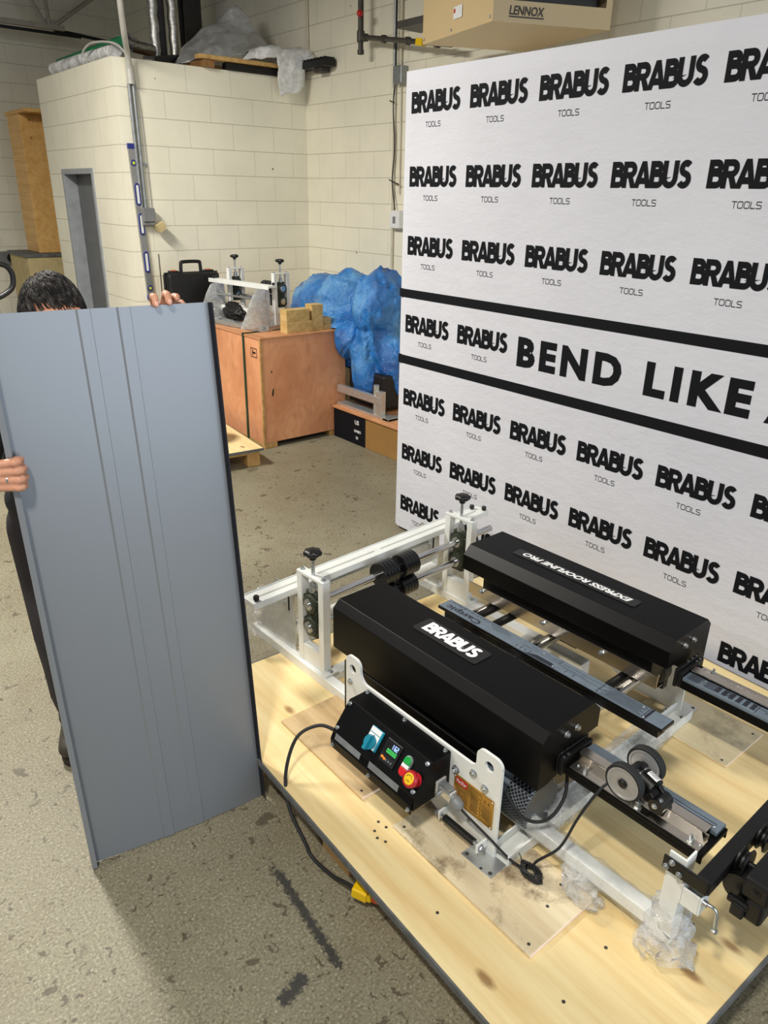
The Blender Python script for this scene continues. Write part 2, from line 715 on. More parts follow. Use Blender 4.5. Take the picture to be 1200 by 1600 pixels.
simple('gas_iron', (72, 70, 64), 0.5, 0.2, var=0.15, vscale=20)
simple('heater_beige', (206, 182, 138), 0.38, var=0.03, vscale=2)
simple('heater_dark', (50, 46, 40), 0.5)
simple('black_iron', (17, 17, 18), 0.5, 0.2, var=0.2)
simple('steel_column', (58, 54, 50), 0.6, 0.1, var=0.15, vscale=8)
simple('foil', (190, 188, 182), 0.25, 0.95, var=0.15, vscale=60, bump=0.9, bscale=90)
simple('green_sleeve', (26, 112, 70), 0.4, var=0.1)
simple('level_grey', (150, 150, 150), 0.35, 0.5, var=0.05)
simple('level_blue', (34, 44, 122), 0.4)
simple('vial', (196, 206, 60), 0.2)
simple('case_black', (10, 10, 11), 0.5, var=0.15, vscale=20)
simple('orange_latch', (196, 96, 40), 0.5)
simple('strap_green', (22, 66, 46), 0.45)
simple('cardboard', (150, 112, 58), 0.75, var=0.06, vscale=4)
simple('edge_grey', (96, 98, 98), 0.6, var=0.15, vscale=20)
simple('beige_foam', (196, 178, 130), 0.8)
simple('nylon_white', (225, 225, 222), 0.45)
simple('outlet_grey', (120, 122, 122), 0.45)
simple('tool_black', (15, 15, 16), 0.45, 0.2, var=0.1)
simple('red_knob', (190, 30, 30), 0.4)
wood('ply_pine', (240, 220, 168), (222, 190, 130), knots=0.5)
wood('ply_board', (228, 214, 182), (198, 176, 136), knots=0.3, dirt=0.95)
wood('ply_far', (240, 226, 188), (220, 198, 152), scale=(0.7, 1, 1), dirt=0.5)
wood('ply_left', (212, 186, 142), (174, 142, 98), knots=0.3, dirt=0.35)
wood('lumber', (206, 166, 106), (162, 118, 66), knots=0.3, dirt=0.3)
wood('lumber_dark', (160, 118, 72), (120, 84, 48), dirt=0.4)
wood('lumber_x', (214, 176, 112), (170, 128, 72), rot=(0, 0, pi / 2), knots=0.3, dirt=0.2)
wood('block_wood', (214, 184, 122), (176, 138, 80), scale=(1.5, 3, 1.5), knots=0.4, dirt=0.25)
wood('cabinet_wood', (232, 188, 118), (206, 154, 86), scale=(1, 1, 1), rot=(pi / 2, 0, 0), knots=0.3, rough=0.45)
figured('crate_ply', (236, 172, 128), (204, 136, 94), 'xz')
wood('crate_top', (214, 156, 112), (182, 124, 84), scale=(0.6, 1.5, 1), rough=0.55, dirt=0.2)


def backdrop_mat():
    k = NT('banner_cloth')
    v = k.coord()
    n1 = k.noise(v, 1.4, 4)
    k.base(k.ramp(n1, [(0.3, lin(204, 205, 213)), (0.7, lin(212, 213, 220))]))
    k.set(0.7, 0, 0.25)
    n2 = k.noise(k.coord(scale=(1, 3, 6)), 3.0, 6, 0.65)
    k.bump(n2, 0.25, 0.02)
    MATS['banner_cloth'] = k.m


backdrop_mat()


def panel_mat():
    k = NT('coated_steel')
    k.base(lin(130, 134, 139))
    k.set(0.36, 0.3, 0.5)
    n = k.noise(k.coord(), 2.2, 3)
    k.bump(n, 0.05, 0.02)
    MATS['coated_steel'] = k.m
    simple('seam_shade', (24, 26, 36), 0.4, var=0.02)  # near-black colour holds the shade and dark reflection seen on the right seam


panel_mat()


def floor_mat():
    k = NT('concrete')
    v = k.coord()
    big = k.noise(v, 0.9, 6, 0.6)
    mid = k.noise(v, 5.0, 6, 0.7)
    fine = k.noise(v, 130.0, 3, 0.7)
    c = k.ramp(big, [(0.3, lin(118, 111, 90)), (0.7, lin(143, 138, 116))])
    c = k.mix(k.math('MULTIPLY', k.ramp(mid, [(0.50, (0, 0, 0, 1)), (0.75, (1, 1, 1, 1))]), 0.5), c, lin(112, 100, 76))
    c = k.mix(k.math('MULTIPLY', k.ramp(fine, [(0.34, (1, 1, 1, 1)), (0.50, (0, 0, 0, 1))]), 0.6), c, lin(74, 68, 52))
    c = k.mix(k.math('MULTIPLY', k.ramp(fine, [(0.56, (0, 0, 0, 1)), (0.68, (1, 1, 1, 1))]), 0.55), c, lin(196, 192, 172))
    # dark oil spots of two sizes, distorted
    wob = k.n('ShaderNodeTexNoise')
    wob.inputs['Scale'].default_value = 14.0
    wob.inputs['Detail'].default_value = 4
    k.l(v, wob.inputs['Vector'])
    vm = k.n('ShaderNodeVectorMath')
    vm.operation = 'SCALE'
    k.l(wob.outputs['Color'], vm.inputs[0])
    vm.inputs['Scale'].default_value = 0.16
    va = k.n('ShaderNodeVectorMath')
    va.operation = 'ADD'
    k.l(v, va.inputs[0])
    k.l(vm.outputs[0], va.inputs[1])
    for sc, r, st, g in ((2.6, 0.10, 0.55, 0.55), (7.0, 0.13, 0.72, 0.5), (17.0, 0.17, 0.75, 0.5), (40.0, 0.2, 0.7, 0.6)):
        vo = k.n('ShaderNodeTexVoronoi')
        vo.voronoi_dimensions = '2D'
        vo.inputs['Scale'].default_value = sc
        k.l(va.outputs[0], vo.inputs['Vector'])
        sp = k.n('ShaderNodeSeparateColor')
        k.l(vo.outputs['Color'], sp.inputs[0])
        rad = k.math('MULTIPLY', sp.outputs[1], r)
        mk = k.math('MULTIPLY', k.math('SUBTRACT', k.math('ADD', rad, 0.02), vo.outputs['Distance']), 22, True)
        mk = k.math('MULTIPLY', mk, k.math('GREATER_THAN', sp.outputs[0], g))
        c = k.mix(k.math('MULTIPLY', mk, st), c, lin(72, 62, 48))
    # worn black paint line on the floor
    tc = k.n('ShaderNodeTexCoord')
    n3 = k.noise(v, 70, 4, 0.75)

    def mark(x, y, ang, hl, hw):
        mp = k.n('ShaderNodeMapping')
        mp.vector_type = 'TEXTURE'
        mp.inputs['Location'].default_value = (x, y, 0)
        mp.inputs['Rotation'].default_value = (0, 0, ang)
        k.l(tc.outputs['Object'], mp.inputs['Vector'])
        s = k.n('ShaderNodeSeparateXYZ')
        k.l(mp.outputs[0], s.inputs[0])
        a = k.math('SUBTRACT', 1.0, k.math('DIVIDE', k.math('ABSOLUTE', s.outputs[0]), hl))
        b = k.math('SUBTRACT', 1.0, k.math('DIVIDE', k.math('ABSOLUTE', s.outputs[1]), hw))
        m = k.math('MULTIPLY', k.math('MULTIPLY', a, 3, True), k.math('MULTIPLY', b, 0.9, True))
        return k.math('MULTIPLY', k.math('SUBTRACT', k.math('ADD', m, k.math('MULTIPLY', n3, 1.5)), 1.22), 5, True)
    for a in ((0.785, 1.255, 1.48, 0.24, 0.034), (0.643, 1.10, 0.3, 0.06, 0.05)):
        c = k.mix(k.math('MULTIPLY', mark(*a), 0.88), c, lin(46, 46, 48))
    k.base(c)
    rg = k.ramp(big, [(0.3, (0.42,) * 3 + (1,)), (0.7, (0.6,) * 3 + (1,))])
    k.l(rg, k.b.inputs['Roughness'])
    k.set(spec=0.45)
    k.bump(k.math('ADD', k.math('MULTIPLY', fine, 0.5), mid), 0.35, 0.006)
    MATS['concrete'] = k.m


floor_mat()
film('poly_clear', (235, 238, 240), 0.88, 26, 0.1, 0.06)
film('poly_white', (236, 237, 236), 0.55, 12, 0.25, 0.5)
film('poly_wrap', (240, 243, 245), 0.80, 40, 0.12, 0.16)
film('poly_sheet', (206, 207, 204), 0.65, 9, 0.3, 0.33)


def blue_mat():
    k = NT('blue_poly')
    v = k.coord()
    n1 = k.noise(v, 2.6, 5, 0.55)
    n2 = k.noise(k.coord(scale=(1, 1.4, 0.7), rot=(0.5, 0.3, 0)), 5, 6, 0.6)
    n3 = k.noise(v, 22, 5, 0.6)
    k.base(k.ramp(n1, [(0.36, lin(8, 76, 150)), (0.52, lin(32, 120, 198)), (0.70, lin(118, 180, 224))]))
    k.set(0.16, 0, 0.8)
    h = k.math('ABSOLUTE', k.math('SUBTRACT', n2, 0.5))
    h3 = k.math('ABSOLUTE', k.math('SUBTRACT', n3, 0.5))
    k.bump(k.math('ADD', h, k.math('MULTIPLY', h3, 0.35)), 0.9, 0.06)
    MATS['blue_poly'] = k.m


blue_mat()


def lattice_mat():
    k = NT('vent_lattice')
    v = k.coord(scale=(0.01, 1, 1.3), rot=(radians(45), 0, 0))
    ck = k.n('ShaderNodeTexVoronoi')
    ck.feature = 'DISTANCE_TO_EDGE'
    ck.inputs['Scale'].default_value = 105
    ck.inputs['Randomness'].default_value = 0.0
    k.l(v, ck.inputs['Vector'])
    k.base(k.ramp(ck.outputs['Distance'], [(0.10, lin(120, 126, 132)), (0.16, lin(14, 14, 16))]))
    k.set(0.4, 0.2)
    MATS['vent_lattice'] = k.m


lattice_mat()


def emit_mat(name, rgb, s):
    k = NT(name)
    k.base(lin(*rgb))
    k.b.inputs['Emission Color'].default_value = lin(*rgb)
    k.b.inputs['Emission Strength'].default_value = s
    MATS[name] = k.m


emit_mat('led_blue', (150, 180, 255), 1.0)
emit_mat('led_green', (60, 190, 90), 0.6)
emit_mat('led_orange', (240, 120, 20), 0.6)

simple('cut_ply', (250, 228, 208), 0.6, var=0.03)
# ------------------------------------------------------------------ setting
XA, YB, XC = 4.253, 6.346, 2.499
struct('floor', MB().box(-4.5, 4.6, -5.2, 10.9, -0.12, 0.0), 'concrete')
struct('wall_right', MB().box(XA, XA + 0.2, -5.2, 10.5, 0.0, 4.3), 'block_y')
struct('wall_back', MB().box(-4.5, XA + 0.2, 10.5, 10.7, 0.0, 4.3), 'block_x')
struct('ceiling', MB().box(-4.5, XA + 0.2, -5.2, 10.7, 4.3, 4.4), 'dark_deck')
struct('wall_front', MB().box(XC + 0.15, XA, YB, YB + 0.15, 0.0, 2.78), 'block_x')
b = MB()
b.box(XC, XC + 0.15, YB, 7.01, 0.0, 2.78)
b.box(XC, XC + 0.15, 7.82, 8.2, 0.0, 2.78)
b.box(XC, XC + 0.15, 7.01, 7.82, 2.02, 2.78)
struct('wall_left', b, 'block_y')
struct('trim_1', MB().box(XC + 0.15, XA, YB + 0.15, 8.2, 2.66, 2.76), 'lumber_dark')
b = MB()
b.box(XC - 0.012, XC + 0.13, 7.01, 7.05, 0.0, 2.02).box(XC - 0.012, XC + 0.13, 7.77, 7.82, 0.0, 2.02)
b.box(XC - 0.012, XC + 0.13, 7.05, 7.77, 1.975, 2.02)
d = struct('door_1', b, 'grey_frame', bevel=0.003)
struct('door_leaf', MB().box(XC + 0.10, XC + 0.145, 7.05, 7.40, 0.01, 1.975).box(XC + 0.105, XC + 0.145, 7.405, 7.77, 0.01, 1.975), 'grey_door', d, bevel=0.004)

# ------------------------------------------------------------------ roof joist
j = empty('roof_joist', (1.6, 9.9, 3.45), 'pale open-web steel roof joist high in the upper left corner', 'joist')
jy = 9.9
MB().bar((-1.5, jy, 3.505), (3.40, jy, 3.505), 0.05, 0.05).build('bottom_chord', 'joist_paint', j)
MB().bar((3.30, jy + 0.05, 3.49), (4.24, jy + 0.1, 3.43), 0.03, 0.03).bar((-1.5, jy + 0.04, 3.465), (3.6, jy + 0.06, 3.455), 0.02, 0.03).build('bottom_angle', 'black_iron', j)
MB().bar((-1.5, jy, 4.26), (4.24, jy, 4.26), 0.06, 0.06).build('top_chord', 'joist_paint', j)
for p, q in (((3.20, 3.52), (2.77, 4.25)), ((3.24, 3.52), (3.21, 4.25)), ((3.29, 3.52), (4.22, 4.16)), ((1.5, 3.52), (2.68, 4.25)), ((1.45, 3.52), (0.4, 4.25))):
    MB().cyl((p[0], jy, p[1]), (q[0], jy, q[1]), 0.022, n=10).build('web_rod', 'joist_paint', j)
MB().hexa((3.245, jy, 3.545), (0.09, 0, 0), (0, 0.008, 0), (0, 0, 0.03)).build('gusset', 'joist_paint', j, bevel=0.004)

# ------------------------------------------------------------------ room top clutter
# steel column, insulated pipes
b = MB()
cx, cy = 4.0, 8.0
b.box(cx - 0.09, cx + 0.09, cy - 0.07, cy - 0.05, 2.76, 4.3).box(cx - 0.09, cx + 0.09, cy + 0.05, cy + 0.07, 2.76, 4.3).box(cx - 0.01, cx + 0.01, cy - 0.05, cy + 0.05, 2.76, 4.3)
tag(b.build('steel_column', 'steel_column'), 'dark brown steel column rising behind the two foil pipes', 'column')
for px_, side in ((3.25, 'left'), (3.43, 'right')):
    b = MB()
    pts = [(px_ + 0.006 * sin(q * 3), 7.2, 2.80 + q * 0.075) for q in range(21)]
    b.tube(pts, 0.045, 14, radii=[0.043 + 0.004 * noise.noise((q * 0.9, px_, 0)) for q in range(21)])
    o = b.build('insulated_pipe', 'foil')
    tag(o, 'foil-wrapped insulated pipe on the low roof, the %s one of the pair' % side, 'pipe', 'foil-wrapped pipes')
b = MB()
b.cyl((3.34, 7.28, 2.76), (3.34, 7.28, 4.3), 0.05, n=16)
tag(b.build('dark_pipe', 'steel_column'), 'dark vertical pipe between the two foil-wrapped pipes', 'pipe')
b = MB()
b.bar((2.84, 6.42, 2.81), (3.36, 6.95, 2.93), 0.11, 0.02)
b.bar((2.86, 6.38, 2.79), (3.38, 6.91, 2.91), 0.012, 0.05)
b.bar((3.30, 6.9, 2.76), (3.30, 6.9, 2.90), 0.03, 0.03)
tag(b.build('steel_channel', 'black_iron'), 'short black steel channel at the foot of the foil pipes', 'channel')

# green sleeve roll with foil ducts
g = empty('pipe_bundle', (2.62, 7.2, 2.78), 'long pipe bundle in green sleeve and clear wrap on the low roof edge', 'pipes')
MB().cyl((2.60, 7.80, 2.875), (2.72, 6.62, 2.93), 0.04, n=18).build('green_sleeve', 'green_sleeve', g)
MB().tube([(2.56 + 0.01 * t, 7.85 - 0.122 * t, 2.835 + 0.003 * t) for t in range(11)], 0.05, 14,
          radii=[0.05 + 0.006 * noise.noise((t * 1.7, 0, 3)) for t in range(11)]).build('clear_wrap', 'poly_white', g)
for dz, dy in ((0.05, 0.0), (-0.005, 0.03)):
    MB().tube(smooth_path([(2.71, 6.66 + dy, 2.91 + dz), (2.80, 6.72 + dy, 2.945 + dz), (2.90, 6.9 + dy, 2.955 + dz), (3.0, 7.0, 2.955 + dz)]), 0.018, 10).build('bare_pipe', 'galvanised', g)
MB().tube([(2.93 + 0.02 * t, 6.98 + 0.005 * t, 2.965 - 0.001 * t) for t in range(12)], 0.045, 14,
          radii=[0.048 + 0.006 * noise.noise((t * 1.3, 5, 0)) for t in range(12)]).build('foil_end', 'foil', g)
b = MB()
b.tube(smooth_path([(2.66, 6.40, 2.785), (2.64, 6.5, 2.87), (2.60, 6.62, 2.91), (2.545, 6.85, 2.92), (2.52, 6.98, 2.86), (2.56, 6.9, 2.80), (2.62, 6.8, 2.79)]), 0.009, 8)
tag(b.build('cable_loop', 'conduit_paint'), 'loose pale cable loop in front of the green pipe bundle', 'cable')

# pallet boards and plastic sheet
w = empty('wooden_pallet', (3.6, 6.5, 2.78), 'worn wooden pallet under crumpled plastic on the block room roof', 'pallet')
for y in (6.28, 6.75, 7.2):
    MB().box(3.20, 4.16, y, y + 0.09, 2.835, 2.865).build('deck_board', 'lumber_x', w, bevel=0.003)
for x in (3.24, 4.0):
    MB().box(x, x + 0.1, 6.30, 7.3, 2.78, 2.835).build('stringer', 'lumber_dark', w, bevel=0.003)
b = MB()
b.box(3.45, 4.12, 6.315, 6.38, 2.785, 2.83)
tag(b.build('steel_bar', 'black_iron'), 'black steel bar tucked under the pallet edge', 'bar')


def sheet(name, pts, mat, amp, seed, label, cat='plastic sheet', n=26, m=18, parent=None, thick=0.004):
    """crumpled sheet spanned by four 3D corner curves: pts is a grid of control points"""
    R, Cn = len(pts), len(pts[0])
    rows = [smooth_path(r, 6) for r in pts]
    cols = list(zip(*rows))
    grid = [smooth_path(list(c), 6) for c in cols]
    vs, fs = [], []
    for i, c in enumerate(grid):
        for k, p in enumerate(c):
            q = Vector((p.x, p.y, p.z))
            nv = noise.noise_vector((q * 7) + Vector((seed, 0, 0)))
            n2 = noise.noise_vector((q * 19) + Vector((0, seed, 0)))
            r = abs(noise.noise(q * 11 + Vector((seed, seed, 0)))) - 0.2
            vs.append(q + nv * amp + n2 * amp * 0.35 + Vector((0, 0, r * amp)))
    K = len(grid[0])
    for i in range(len(grid) - 1):
        for k in range(K - 1):
            fs.append((i * K + k, i * K + k + 1, (i + 1) * K + k + 1, (i + 1) * K + k))
    mb = MB().add(vs, fs, True)
    o = mb.build(name, mat, parent)
    s = o.modifiers.new('sol', 'SOLIDIFY')
    s.thickness = thick
    if parent is None:
        tag(o, label, cat)
    return o


sheet('plastic_sheet', [
    [(3.12, 6.55, 2.80), (3.3, 6.5, 2.86), (3.6, 6.4, 2.90), (3.95, 6.4, 2.93), (4.02, 6.4, 2.92)],
    [(3.15, 6.7, 2.82), (3.35, 6.7, 2.98), (3.6, 6.6, 3.02), (3.9, 6.55, 3.02), (4.05, 6.5, 2.95)],
    [(3.30, 6.9, 2.86), (3.42, 6.9, 3.02), (3.66, 6.8, 3.16), (3.9, 6.7, 3.14), (4.05, 6.6, 3.0)],
    [(3.35, 7.0, 2.90), (3.46, 7.0, 3.06), (3.7, 6.9, 3.22), (3.88, 6.8, 3.32), (4.06, 6.65, 3.02)],
], 'poly_sheet', 0.03, 2.0, 'tall translucent grey plastic sheet heaped on the pallet up high')
sheet('plastic_roll', [
    [(3.60, 6.30, 2.87), (3.75, 6.26, 2.88), (3.9, 6.24, 2.90), (4.0, 6.26, 2.92)],
    [(3.66, 6.30, 2.93), (3.78, 6.27, 2.97), (3.92, 6.25, 2.98), (4.02, 6.3, 2.96)],
    [(3.72, 6.5, 2.93), (3.82, 6.5, 2.98), (3.95, 6.48, 2.99), (4.03, 6.48, 2.96)],
], 'poly_white', 0.016, 5.0, 'bright white folded plastic film lying on the pallet boards')
sheet('hanging_plastic', [
    [(3.90, 6.36, 2.95), (4.05, 6.32, 3.00), (4.17, 6.3, 3.00), (4.24, 6.25, 2.96)],
    [(3.89, 6.24, 2.92), (4.05, 6.22, 2.97), (4.16, 6.2, 2.96), (4.24, 6.15, 2.93)],
    [(3.91, 6.24, 2.80), (4.05, 6.21, 2.82), (4.13, 6.2, 2.83), (4.16, 6.2, 2.86)],
    [(3.93, 6.26, 2.64), (4.02, 6.23, 2.66), (4.11, 6.22, 2.67), (4.18, 6.24, 2.76)],
], 'poly_white', 0.022, 9.0, 'white plastic film hanging over the wall corner below the pallet')
r = empty('black_rack', (4.18, 6.0, 2.80), 'black slotted plastic rack end jutting past the hanging film', 'rack')
MB().box(4.12, 4.235, 5.86, 6.4, 2.835, 2.885).build('rail', 'black_iron', r, bevel=0.004)
b = MB()
for q in range(9):
    b.box(4.125, 4.23, 5.87 + q * 0.05, 5.89 + q * 0.05, 2.885, 2.903)
b.build('teeth', 'black_iron', r)
MB().box(4.15, 4.235, 5.95, 6.06, 2.80, 2.835).build('bracket', 'steel_column', r)

# ------------------------------------------------------------------ conduit, boxes, level on the block room
c = empty('electrical_conduit', (2.64, 6.33, 1.6), 'grey twin conduit with junction box on the block wall beside the level', 'conduit')
MB().tube(smooth_path([(2.40, 5.86, 3.75), (2.50, 6.06, 3.0), (2.60, 6.27, 2.80), (2.625, 6.315, 2.66)]), 0.022, 12).build('painted_pipe', 'conduit_paint', c)
MB().cyl((2.625, 6.315, 2.60), (2.625, 6.315, 2.72), 0.03, n=14).build('coupling', 'conduit_paint', c)
for dx in (-0.016, 0.018):
    MB().cyl((2.63 + dx, 6.328, 1.72), (2.625 + dx, 6.322, 2.62), 0.013, n=12).build('steel_tube', 'galvanised', c)
MB().box(2.60, 2.69, 6.325, 6.345, 2.03, 2.05).build('pipe_clip', 'galvanised', c)
MB().box(2.60, 2.70, 6.27, 6.345, 1.615, 1.72).build('junction_box', 'outlet_grey', c, bevel=0.006)
MB().cyl((2.60, 6.31, 1.60), (2.70, 6.30, 1.60), 0.022, n=12).build('cable_gland', 'outlet_grey', c)
MB().hexa((2.735, 6.27, 1.575), (0.03, 0, 0.015), (0, 0.03, 0), (-0.012, 0, 0.028)).build('foam_piece', 'beige_foam', c)
MB().tube(smooth_path([(2.64, 6.335, 2.74), (2.665, 6.33, 2.62), (2.69, 6.337, 2.4), (2.695, 6.337, 2.1), (2.70, 6.337, 1.85), (2.70, 6.337, 1.70)]), 0.004, 6).build('loose_wire', 'conduit_paint', c)
MB().tube([(2.725, 6.342, 1.36), (2.722, 6.342, 0.9)], 0.003, 6).build('lower_wire', 'gas_iron', c)

lv = empty('spirit_level', (2.60, 6.33, 0.98), 'long aluminium spirit level with blue grips leaning on the block wall', 'spirit level')


def lvx(z):
    return 2.577 + (2.19 - z) * 0.033


b = MB()
b.hexa(((lvx(2.19) + lvx(1.0)) / 2, 6.332, 1.595), (0.027, 0, 0.001), (0, 0.012, 0), (-0.0197, 0, 0.595))
b.build('body', 'level_grey', lv, bevel=0.002)
for z in (1.82, 1.30, 1.595):
    x = lvx(z)
    path = [(x + 0.017 * cos(a), 6.318, z + (0.062 if sin(a) > 0 else -0.062) + 0.017 * sin(a)) for a in [i * 2 * pi / 20 for i in range(20)]]
    b = MB()
    b.tube(path + [path[0]], 0.006, 8)
    b.build('hand_grip', 'level_blue', lv)
    MB().prism([(x + 0.014 * cos(a), z + (0.055 if sin(a) > 0 else -0.055) + 0.014 * sin(a)) for a in [i * 2 * pi / 20 for i in range(20)]], 'y', 6.317, 6.3195).build('grip_slot', 'white_paint', lv)
for z, e in ((2.05, 2.17), (1.09, 1.015)):
    x = lvx(z)
    bz = MB()
    bz.lathe((x, 6.319, z), (0, -1, 0), [(0.0, 0.002), (0.022, 0.002), (0.024, 0)])
    hv = bz.build('vial_bezel', 'level_blue', lv)
    MB().cyl((x, 6.317, z), (x, 6.314, z), 0.012, n=14).build('vial', 'vial', hv)
    MB().hexa((lvx(e), 6.332, e), (0.028, 0, 0), (0, 0.014, 0), (0, 0, 0.02)).build('end_cap', 'level_blue', lv, bevel=0.003)

# ------------------------------------------------------------------ right wall fittings
o = empty('gas_pipe', (4.15, 5.0, 2.75), 'dark iron gas pipe with tee and yellow tag beside the heater', 'pipe')
MB().cyl((4.12, 5.37, 2.99), (4.12, 5.37, 3.6), 0.022, n=14).build('riser', 'gas_iron', o)
MB().cyl((4.12, 5.37, 2.86), (4.12, 5.37, 2.96), 0.02, n=14).build('drip_leg', 'gas_iron', o)
MB().lathe((4.12, 5.37, 2.86), (0, 0, 1), [(0, 0), (0.026, 0), (0.026, 0.03), (0.02, 0.03)]).lathe((4.12, 5.37, 2.94), (0, 0, 1), [(0.022, 0), (0.03, 0.005), (0.03, 0.075), (0.022, 0.08)]).build('tee', 'gas_iron', o)
MB().cyl((4.12, 5.37, 2.975), (4.08, 4.30, 2.80), 0.018, n=14).build('branch', 'gas_iron', o)
for t in (0.06, 0.28, 0.55, 0.86):
    p = Vector((4.12, 5.37, 2.975)).lerp(Vector((4.08, 4.30, 2.80)), t)
    dv = Vector((-0.04, -1.07, -0.175)).normalized()
    MB().lathe(p - dv * 0.02, dv, [(0.018, 0), (0.027, 0.004), (0.027, 0.036), (0.018, 0.04)]).build('fitting', 'gas_iron', o)
p = Vector((4.12, 5.37, 2.975)).lerp(Vector((4.08, 4.30, 2.80)), 0.69)
MB().hexa(p, (0.022, 0, 0), (0, 0.035, 0.006), (0, -0.004, 0.022)).build('yellow_tag', 'yellow_plastic', o)
MB().ball((4.08, 5.33, 3.12), 0.025, 14, 10).build('red_valve', 'red_knob', o)
o = empty('wall_conduit', (4.24, 5.05, 1.0), 'pale electrical conduits with two switch boxes on the right wall', 'conduit')
MB().cyl((4.237, 5.095, 2.62), (4.237, 5.095, 3.7), 0.011, n=10).build('left_pipe', 'galvanised', o)
MB().cyl((4.237, 5.02, 2.75), (4.237, 5.02, 3.7), 0.013, n=10).build('right_pipe', 'wall_pipe', o)
MB().cyl((4.237, 5.078, 0.0), (4.237, 5.085, 2.64), 0.012, n=10).build('lower_pipe', 'wall_pipe', o)
MB().tube(smooth_path([(4.22, 5.07, 3.7), (4.222, 5.06, 2.8), (4.225, 5.085, 2.5), (4.225, 5.06, 2.2), (4.225, 5.08, 1.95), (4.22, 5.03, 1.74)]), 0.005, 6).build('black_cable', 'black_rubber', o)
MB().cyl((4.24, 5.005, 1.86), (4.24, 5.01, 2.62), 0.006, n=8).build('thin_pipe', 'wall_pipe', o)
b = MB().tube([(4.21, 5.10, 1.965), (4.20, 5.06, 1.955), (4.21, 4.98, 1.93)], 0.005, 6).tube([(4.21, 5.11, 2.53), (4.20, 5.08, 2.52), (4.215, 5.06, 2.515)], 0.005, 6)
b.build('cable_tie', 'black_plastic', o)
MB().box(4.18, 4.25, 4.945, 5.045, 2.635, 2.755).build('upper_box', 'galvanised', o, bevel=0.006)
q = MB().box(4.19, 4.25, 4.945, 5.06, 1.60, 1.735).build('lower_box', 'label_white', o, bevel=0.006)
MB().box(4.182, 4.19, 4.99, 5.015, 1.64, 1.69).build('toggle', 'outlet_grey', q)
tag(MB().cyl((4.238, 6.28, 2.93), (4.238, 6.28, 3.9), 0.012, n=10).build('thin_pipe', 'wall_pipe'), 'thin painted pipe running up the wall above the room corner', 'pipe')

# heater
H0, H1, H2 = Vector((3.34, 3.22, 2.70)), Vector((0.19, 0.76, 0)), Vector((0.33, -0.15, 0))
ht = empty('unit_heater', tuple(H0), 'beige gas unit heater hung high above the printed backdrop', 'heater')
hx, hy, hz = H2, H1, Vector((0, 0, 0.62))


def hp(a, b_, z):
    return H0 + H2 * a + H1 * b_ + Vector((0, 0, z))


b = MB()
vs = [hp(a, q, z) for z in (0, 0.62) for q in (0, 1) for a in (0, 1.9)]
b.add(vs, [(0, 2, 3, 1), (4, 5, 7, 6), (2, 6, 7, 3), (0, 4, 6, 2), (1, 3, 7, 5)])
b.add([hp(0, 0, 0), hp(1.9, 0, 0), hp(1.9, 0, .10), hp(0, 0, .10)], [(0, 1, 2, 3)])
b.add([hp(0, 0, .10), hp(.1, 0, .10), hp(.1, 0, .62), hp(0, 0, .62)], [(0, 1, 2, 3)])
b.add([hp(1.8, 0, .10), hp(1.9, 0, .10), hp(1.9, 0, .62), hp(1.8, 0, .62)], [(0, 1, 2, 3)])
b.add([hp(.1, 0, .10), hp(1.8, 0, .10), hp(1.8, .1, .10), hp(.1, .1, .10)], [(0, 1, 2, 3)])
b.build('cabinet', 'heater_beige', ht, weld=True)
b = MB().add([hp(.1, .1, .10), hp(1.8, .1, .10), hp(1.8, .1, .62), hp(.1, .1, .62)], [(0, 1, 2, 3)])
b.build('burner_back', 'heater_dark', ht)
for z in (0.15, 0.24, 0.33, 0.42, 0.51):
    MB().add([hp(.1, .01, z), hp(1.8, .01, z), hp(1.8, .09, z + .05), hp(.1, .09, z + .05)], [(0, 1, 2, 3)]).build('louver', 'steel_column', ht)
vs, fs = text_geo('LENNOX', 0.06, bold=0.001, sx=1.0, shear=0.15)
b = put(MB(), (fit(vs, 0.2, 0.042), fs), frame(hp(.25, -0.004, 0.035), hx, (0, 0, 1)))
b.add([hp(.25, -0.004, .024), hp(.8, -0.004, .024), hp(.8, -0.004, .03), hp(.25, -0.004, .03)], [(0, 1, 2, 3)])
b.build('lettering', 'heater_dark', ht)
b = MB().add([hp(-.012, .40, .07), hp(-.012, .52, .07), hp(-.012, .52, .13), hp(-.012, .40, .13)], [(0, 1, 2, 3)])
lb = b.build('sticker', 'label_white', ht)
MB().add([hp(-.016, .495, .10), hp(-.016, .515, .10), hp(-.016, .515, .12), hp(-.016, .495, .12)], [(0, 1, 2, 3)]).build('red_mark', 'red_print', lb)
MB().box(3.55, 3.75, 3.99, 4.25, 2.82, 2.86).build('support_arm', 'heater_dark', ht)
b = MB()
for a_, q_ in ((0.0, 0.03), (0, .55), (0, .97)):
    b.ball(hp(-.01, q_, .025), 0.007, 8, 6)
b.build('screw', 'zinc', ht)

# ------------------------------------------------------------------ back-left cabinets, outlet, pallet jack
cb = empty('wooden_cabinet', (2.9, 9.5, 1.2), 'tall pine cabinet standing on the low chest behind the block room', 'cabinet')
MB().box(2.60, 2.625, 9.32, 9.75, 1.19, 2.575).build('side_panel', 'cabinet_wood', cb)
MB().box(3.40, 3.43, 9.32, 9.75, 1.19, 2.575).build('side_panel', 'cabinet_wood', cb)
MB().box(2.585, 3.44, 9.02, 9.77, 2.575, 2.61).build('top_panel', 'cabinet_wood', cb, bevel=0.003)
MB().box(2.63, 3.40, 9.32, 9.75, 1.186, 1.22).build('bottom_panel', 'cabinet_wood', cb)
MB().box(2.60, 3.43, 9.30, 9.32, 1.186, 2.574).build('front_panel', 'cabinet_wood', cb, bevel=0.003)
ch = empty('low_chest', (2.8, 9.5, 0), 'low beige chest with grey lid under the tall pine box', 'chest')
